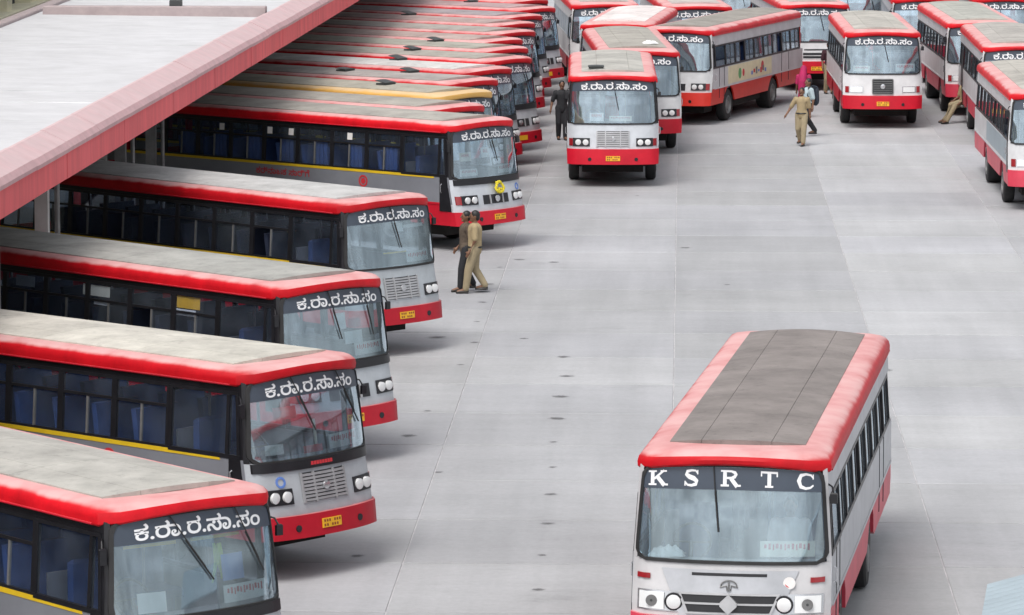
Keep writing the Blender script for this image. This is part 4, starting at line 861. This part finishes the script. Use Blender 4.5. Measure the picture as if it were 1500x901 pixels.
cpart('gutter', MB().add([(xa - .46, T0, 4.86), (xb - .46, T1, 4.86), (xb - .62, T1, 4.86), (xa - .62, T0, 4.86), (xa - .46, T0, 4.80), (xb - .46, T1, 4.80), (xb - .62, T1, 4.80), (xa - .62, T0, 4.80)], [(0, 1, 2, 3), (7, 6, 5, 4), (0, 4, 5, 1), (1, 5, 6, 2), (2, 6, 7, 3), (3, 7, 4, 0)]), 'gutter_dark')
cpart('soffit', MB().add([(xa - .125, T0, 4.42), (xb - .125, T1, 4.42), (-16.2, T1, 4.42), (-16.2, T0, 4.42), (xa - .125, T0, 4.50), (xb - .125, T1, 4.50), (-16.2, T1, 4.50), (-16.2, T0, 4.50)], [(3, 2, 1, 0), (4, 5, 6, 7), (0, 1, 5, 4), (1, 2, 6, 5), (2, 3, 7, 6), (3, 0, 4, 7)]), 'soffit')
for yb_ in (52.6, 79.0, 105.4, 131.8, 158.2):
    x_ = eave(yb_)[0]
    cpart('roof_beam', MB().bbox(-15.9, x_ - 0.5, yb_ - 0.22, yb_ + 0.22, 4.99, 5.26 if yb_ > 100 else 5.02, 0.02), 'beam_mauve' if yb_ > 100 else 'canopy_roof')
cpart('roof_vent', MB().bbox(-12.75, -12.45, 105.3, 105.55, 5.25, 5.42, 0.02), 'hatch_dark')
cpart('rear_kerb', MB().bbox(-16.4, -16.1, T0, T1, 4.9, 5.14, 0.02), 'beam_mauve')
for k, (x, y) in enumerate([(-11.5, 48.0), (-11.5, 57.6), (-11.5, 68.9), (-11.58, 76.2), (-12.6, 94.7), (-12.6, 100.2)]):
    def col(b):
        b.bbox(-0.17, 0.17, -0.17, 0.17, 0, 0.4, 0.02); b.box(-0.12, 0.12, -0.12, 0.12, 0.4, 4.2); b.bbox(-0.22, 0.22, -0.22, 0.22, 4.2, 4.42, 0.01)
    cl = part('column', ('col',), col, 'column_white' if x > -12 else 'rim_grey', cn, loc=(x + 13.2, y - 105, 0));  # inner columns in darker grey, canopy shade put into their colour
    part('downpipe', ('dpipe',), lambda b: b.tube([(0.26, 0.1, 0.1), (0.26, 0.1, 4.3)], 0.05, 10), 'rim_grey', cl)
# platform and station building behind
o = single('platform', MB().bbox(-18.4, -15.4, 40, 175, 0, 0.32, 0.03), 'concrete_dark', smooth=0); o['kind'] = 'structure'
sb = empty('station_building', (-21, 105, 0)); tag(sb, 'cream station building with dark openings behind the canopy', 'building')
def bpart(name, b, m_): o = single(name, b, m_, sb); o.location = (21, -105, 0); return o
bpart('wall', MB().box(-26, -18.9, 38, 178, 0, 9.0), 'wall_dark')
for k in range(33):
    y = 40 + 4.2 * k
    bpart('pilaster', MB().box(-18.9, -18.45, y, y + (1.5 if k % 2 else 0.9), 0.3, 8.8), 'wall_cream')
    bpart('window', MB().box(-18.88, -18.8, y + 1.9, y + 3.7, 1.4, 3.2), 'window_glass')
    bpart('window', MB().box(-18.88, -18.8, y + 1.9, y + 3.7, 5.2, 7.2), 'window_glass')
bpart('ledge', MB().bbox(-18.9, -18.2, 38, 178, 4.3, 4.5, 0.03), 'wall_cream')
bpart('cornice', MB().bbox(-26.3, -18.1, 37.6, 178.4, 9.0, 9.4, 0.05), 'wall_cream')

# ------------------------------------------------------------------ booth at the bottom right corner (only its ribbed roof shows)
bo = empty('booth', (3.38, 46.1, 0), R(-6)); tag(bo, 'pale blue ribbed roof of a small booth at the bottom right corner', 'booth')
for k in range(10):
    part('roof_rib', ('brib',), lambda b: b.shell(lambda u, v: (2.4 * u, -0.235 * v, 2.40 + 0.31 * 2.4 * u + 0.012 * math.sin(math.pi * v)), lambda u, v: (2.4 * u, -0.235 * v, 2.38 + 0.31 * 2.4 * u), 1, 6), 'roof_blue', bo, loc=(0, -0.24 * k, 0))
q = [(0.12, 0), (2.2, 0), (2.2, 3.04), (0.12, 2.40)]
single('wall', MB().add([(x, -0.1, z) for x, z in q] + [(x, -2.2, z) for x, z in q], [(0, 1, 2, 3), (7, 6, 5, 4)] + [(i, 4 + i, 4 + (i + 1) % 4, (i + 1) % 4) for i in range(4)]), 'pale_paint', bo)
single('window', MB().box(0.5, 1.8, -2.225, -2.205, 1.0, 1.9), 'window_glass', bo)
single('door', MB().box(0.095, 0.115, -1.5, -0.7, 0.02, 2.0), 'roof_blue', bo)

# ------------------------------------------------------------------ people
pmat('skin_brown', (0.19, 0.095, 0.055), 0.55, var=0.08)
pmat('hair_black', (0.012, 0.011, 0.011), 0.5)
pmat('khaki', (0.36, 0.28, 0.16), 0.85, var=0.1, scale=8); pmat('khaki_trousers', (0.33, 0.27, 0.17), 0.85, var=0.1, scale=8)
pmat('cloth_black', (0.020, 0.021, 0.025), 0.8, var=0.25, scale=8); pmat('cloth_charcoal', (0.05, 0.045, 0.045), 0.8, var=0.2, scale=8)
pmat('cloth_maroon', (0.045, 0.012, 0.02), 0.8, var=0.2); pmat('cloth_pale_blue', (0.42, 0.52, 0.55), 0.8)
pmat('cloth_pink', (0.42, 0.015, 0.10), 0.75, var=0.2, scale=6); pmat('bag_navy', (0.02, 0.028, 0.042), 0.7); pmat('shoe_black', (0.02, 0.018, 0.016), 0.5)
pmat('eye_white', (0.7, 0.68, 0.65), 0.3)
pmat('shirt_brown', (0.10, 0.075, 0.055), 0.85, var=0.3, scale=14)
def remeshed(name, b, mat, parent, vox):
    me = bpy.data.meshes.new('tmp'); me.from_pydata(b.v, [], b.f); o = bpy.data.objects.new('tmp', me); C.objects.link(o)
    md = o.modifiers.new('r', 'REMESH'); md.mode = 'VOXEL'; md.voxel_size = vox; md.use_smooth_shade = True
    sm = o.modifiers.new('s', 'SMOOTH'); sm.factor = 0.5; sm.iterations = 2
    dg = bpy.context.evaluated_depsgraph_get(); dg.update(); m2 = bpy.data.meshes.new_from_object(o.evaluated_get(dg)); m2.name = name
    bpy.data.objects.remove(o); bpy.data.meshes.remove(me); m2.materials.clear(); m2.materials.append(MATS[mat])
    m2.polygons.foreach_set('use_smooth', [True] * len(m2.polygons))
    r = bpy.data.objects.new(name, m2); C.objects.link(r); r.parent = parent; return r
def person(loc, rz, label, shirt, trousers, stride=0.22, arms=((-.05, .02), (.05, .02)), lift=0.0, height=1.68, sit=False, skirt=False, scarf=None, elbow=0.0, group='people on foot'):
    """arms: per side (forward swing of the hand, outward spread)"""
    rt = empty('person', loc, rz); k = height / 1.68; rt.scale = (k, k, k); tag(rt, label, 'person', group)
    V = Vector; hip = 0.92; lean = 0.0
    if sit: hip = 0.62
    feet = {}; J = {}
    for s in (-1, 1):
        f = stride * s
        H_ = V((s * 0.09, 0, hip))
        if sit: K = V((s * 0.13, -0.42, hip - 0.06)); A = V((s * 0.14 + (0.05 * s), -0.62 - 0.14 * (s > 0), 0.09))
        else:
            A = V((s * 0.09, -f, 0.085 + (0.06 if f < -0.1 else 0))); K = V((s * 0.10, -f * 0.42 - 0.05 - (0.03 if f < 0 else 0), 0.50))
        J[s] = (H_, K, A)
    sh = hip + 0.50; B = MB()
    arm = {}
    for s, (fw, sp) in zip((-1, 1), arms):
        S_ = V((s * 0.185, 0.0, sh - 0.02)); E_ = V((s * (0.215 + sp * 0.6), -fw * 0.35 + 0.03, sh - 0.30)); W_ = V((s * (0.22 + sp), -fw - 0.03, sh - 0.54 + abs(fw) * 0.35))
        arm[s] = (S_, E_, W_)
    # one continuous body
    for s in (-1, 1):
        H_, K, A = J[s]; B.caps([H_, K, A], [0.085, 0.062, 0.042]); B.caps([A, A + V((0.015 * s, -0.16, -0.045))], [0.043, 0.035])
        S_, E_, W_ = arm[s]; B.caps([S_, E_, W_], [0.055, 0.043, 0.030]); d = (W_ - E_).normalized()
        pc = W_ + d * 0.055; B.caps([W_, pc], [0.03, 0.036]); side = V((0, -1, 0)) - d * V((0, -1, 0)).dot(d); side.normalize()
        for q, ln in zip((-1.5, -0.5, 0.5, 1.5), (0.065, 0.078, 0.074, 0.058)):
            p0 = pc + side * q * 0.018 + d * 0.02; p1 = p0 + d * ln * 0.55; p2 = p1 + d * ln * 0.45 + V((-s * 0.018, 0, 0)); B.caps([p0, p1, p2], [0.0095, 0.009, 0.008], 6)
        p0 = W_ + d * 0.02 + side * 0.03; B.caps([p0, p0 + side * 0.03 + d * 0.03, p0 + side * 0.038 + d * 0.06], [0.011, 0.010, 0.009], 6)
    B.caps([V((0, 0, hip)), V((0, 0.0, hip + 0.22)), V((0, 0, sh - 0.07))], [0.13, 0.125, 0.14]); B.caps([V((-0.15, 0, sh - 0.05)), V((0.15, 0, sh - 0.05))], 0.07)
    hz = sh + 0.20
    B.caps([V((0, 0.01, sh)), V((0, -0.005, hz - 0.06))], [0.06, 0.052]); B.ball((0, -0.01, hz), (0.078, 0.095, 0.115), 16, 12)
    B.caps([V((0, -0.105, hz + 0.01)), V((0, -0.125, hz - 0.02))], [0.012, 0.016], 8); B.ball((0, -0.075, hz - 0.085), (0.045, 0.035, 0.03), 10, 8)
    for s in (-1, 1): B.ball((s * 0.08, 0.01, hz - 0.005), (0.012, 0.022, 0.032), 8, 6)
    body = remeshed('body', B, 'skin_brown', rt, 0.012)
    # clothes
    T = MB()
    for s in (-1, 1):
        S_, E_, W_ = arm[s]; T.caps([S_, S_ + (E_ - S_) * 0.82], [0.076, 0.07])
    T.caps([V((0, 0, hip + 0.0)), V((0, 0, hip + 0.22)), V((0, 0, sh - 0.08))], [0.155, 0.15, 0.162]); T.caps([V((-0.15, 0, sh - 0.055)), V((0.15, 0, sh - 0.055))], 0.088)
    T.caps([V((-0.06, 0, hip + 0.05)), V((0.06, 0, hip + 0.05))], 0.135)
    remeshed('shirt', T, shirt, rt, 0.02)
    T = MB()
    if skirt:
        T.caps([V((0, 0, hip + 0.05)), V((0, -0.02, 0.5)), V((0, -0.02, 0.12))], [0.17, 0.20, 0.23])
    else:
        for s in (-1, 1):
            H_, K, A = J[s]; T.caps([H_ + V((0, 0, 0.03)), K, A + V((0, 0.01, 0.02))], [0.118, 0.092, 0.072])
        T.caps([V((-0.06, 0, hip + 0.02)), V((0.06, 0, hip + 0.02))], 0.128)
    remeshed('trousers' if not skirt else 'skirt', T, trousers, rt, 0.02)
    for s in (-1, 1):
        A = J[s][2]; f = MB(); f.caps([A + V((0, 0.03, -0.045)), A + V((0.012 * s, -0.08, -0.05)), A + V((0.018 * s, -0.17, -0.055))], [0.048, 0.046, 0.036]); f.box(A.x - 0.045, A.x + 0.05, A.y - 0.2, A.y + 0.07, A.z - 0.083, A.z - 0.065)
        remeshed('shoe', f, 'shoe_black', rt, 0.014)
    hr = MB(); hr.ball((0, 0.012, hz + 0.028), (0.088, 0.102, 0.105), 14, 10); hr.ball((0, 0.05, hz - 0.03), (0.075, 0.06, 0.07), 12, 8)
    remeshed('hair', hr, 'hair_black', rt, 0.014)
    for s in (-1, 1): single('eye', MB().ball((s * 0.032, -0.098, hz + 0.012), 0.011, 8, 6), 'hair_black', rt)
    single('mouth', MB().ball((0, -0.103, hz - 0.052), (0.024, 0.006, 0.006), 8, 6), 'cloth_maroon', rt)
    if shirt == 'khaki': single('belt', (lambda b: (b.tube([(0.168 * math.cos(t), 0.152 * math.sin(t), hip + 0.06) for t in [6.2832 * i / 20 for i in range(21)]], 0.022, 6), b)[1])(MB()), 'shoe_black', rt)
    if scarf:
        c = MB(); c.ball((0, 0.02, hz + 0.02), (0.115, 0.125, 0.14), 16, 10); c.caps([V((0, 0.07, hz - 0.02)), V((0.02, 0.12, sh - 0.15)), V((0.05, 0.13, sh - 0.5))], [0.12, 0.16, 0.13]); remeshed('head_scarf', c, scarf, rt, 0.02)
    return rt
person((-4.62, 90.65, 0), R(-75), 'man in dark brown shirt walking close behind the khaki man', 'shirt_brown', 'cloth_black', 0.16, ((.12, .02), (-.1, .02)))
person((-4.42, 90.35, 0), R(-88), 'man in khaki uniform walking beside the fourth bus', 'khaki', 'khaki_trousers', 0.20, ((-.05, .02), (.08, .02)), height=1.72)
person((-3.6, 127.1, 0), R(8), 'man all in black walking between the row and the queue', 'cloth_black', 'cloth_black', 0.10, ((0.05, .12), (-.05, .03)), height=1.72)
person((3.53, 125.5, 0), R(-18), 'man in khaki uniform walking across the open yard', 'khaki', 'khaki_trousers', 0.14, ((0.12, .22), (-.1, .02)), height=1.66)
PBR = R(-65)
pb = person((3.82, 128.6, 0), PBR, 'man in pale blue shirt carrying a dark backpack', 'cloth_pale_blue', 'cloth_black', 0.26, ((0.05, .02), (-.05, .02)), height=1.70)
person((3.86, 135.4, 0), R(175), 'woman in bright pink with covered head behind the khaki man', 'cloth_pink', 'cloth_pink', 0.10, skirt=True, scarf='cloth_pink', height=1.58)
person((5.0, 145.0, 0), R(15), 'man in dark maroon shirt and khaki trousers beside the white fronted bus', 'cloth_maroon', 'khaki_trousers', 0.08, ((0.05, .03), (.02, .03)), height=1.72)
person((8.86, 133.7, 0), R(-62), 'man in khaki sitting at the side step of a queued bus', 'khaki', 'khaki_trousers', 0.1, ((0.25, .02), (.25, .02)), sit=True)
bk = empty('backpack'); tag(bk, 'dark navy backpack worn by the man in pale blue', 'backpack')
remeshed('bag', MB().caps([(0, 0, -0.16), (0, 0, 0.14)], [0.17, 0.15]), 'bag_navy', bk, 0.02).scale = (1, 0.62, 1)
for s in (-1, 1): single('strap', MB().tube([(s * 0.11, 0.0, 0.22), (s * 0.12, -0.12, 0.30), (s * 0.12, -0.31, 0.24), (s * 0.13, -0.33, 0.0), (s * 0.14, -0.2, -0.18), (s * 0.12, 0, -0.2)], 0.018, 6), 'bag_navy', bk)
bk.location = (pb.location.x - math.sin(PBR) * 0.235, pb.location.y + math.cos(PBR) * 0.235, 1.25); bk.rotation_euler[2] = PBR

ps = person((0, 0, 1.0), R(-7.1), 'person in white shirt sitting behind the foreground windscreen', 'cloth_white', 'cloth_charcoal', 0.1, ((0.2, .02), (.2, .02)), sit=True, group=None); on_bus(ps, bF, (0.62, 0.95, 0.86))
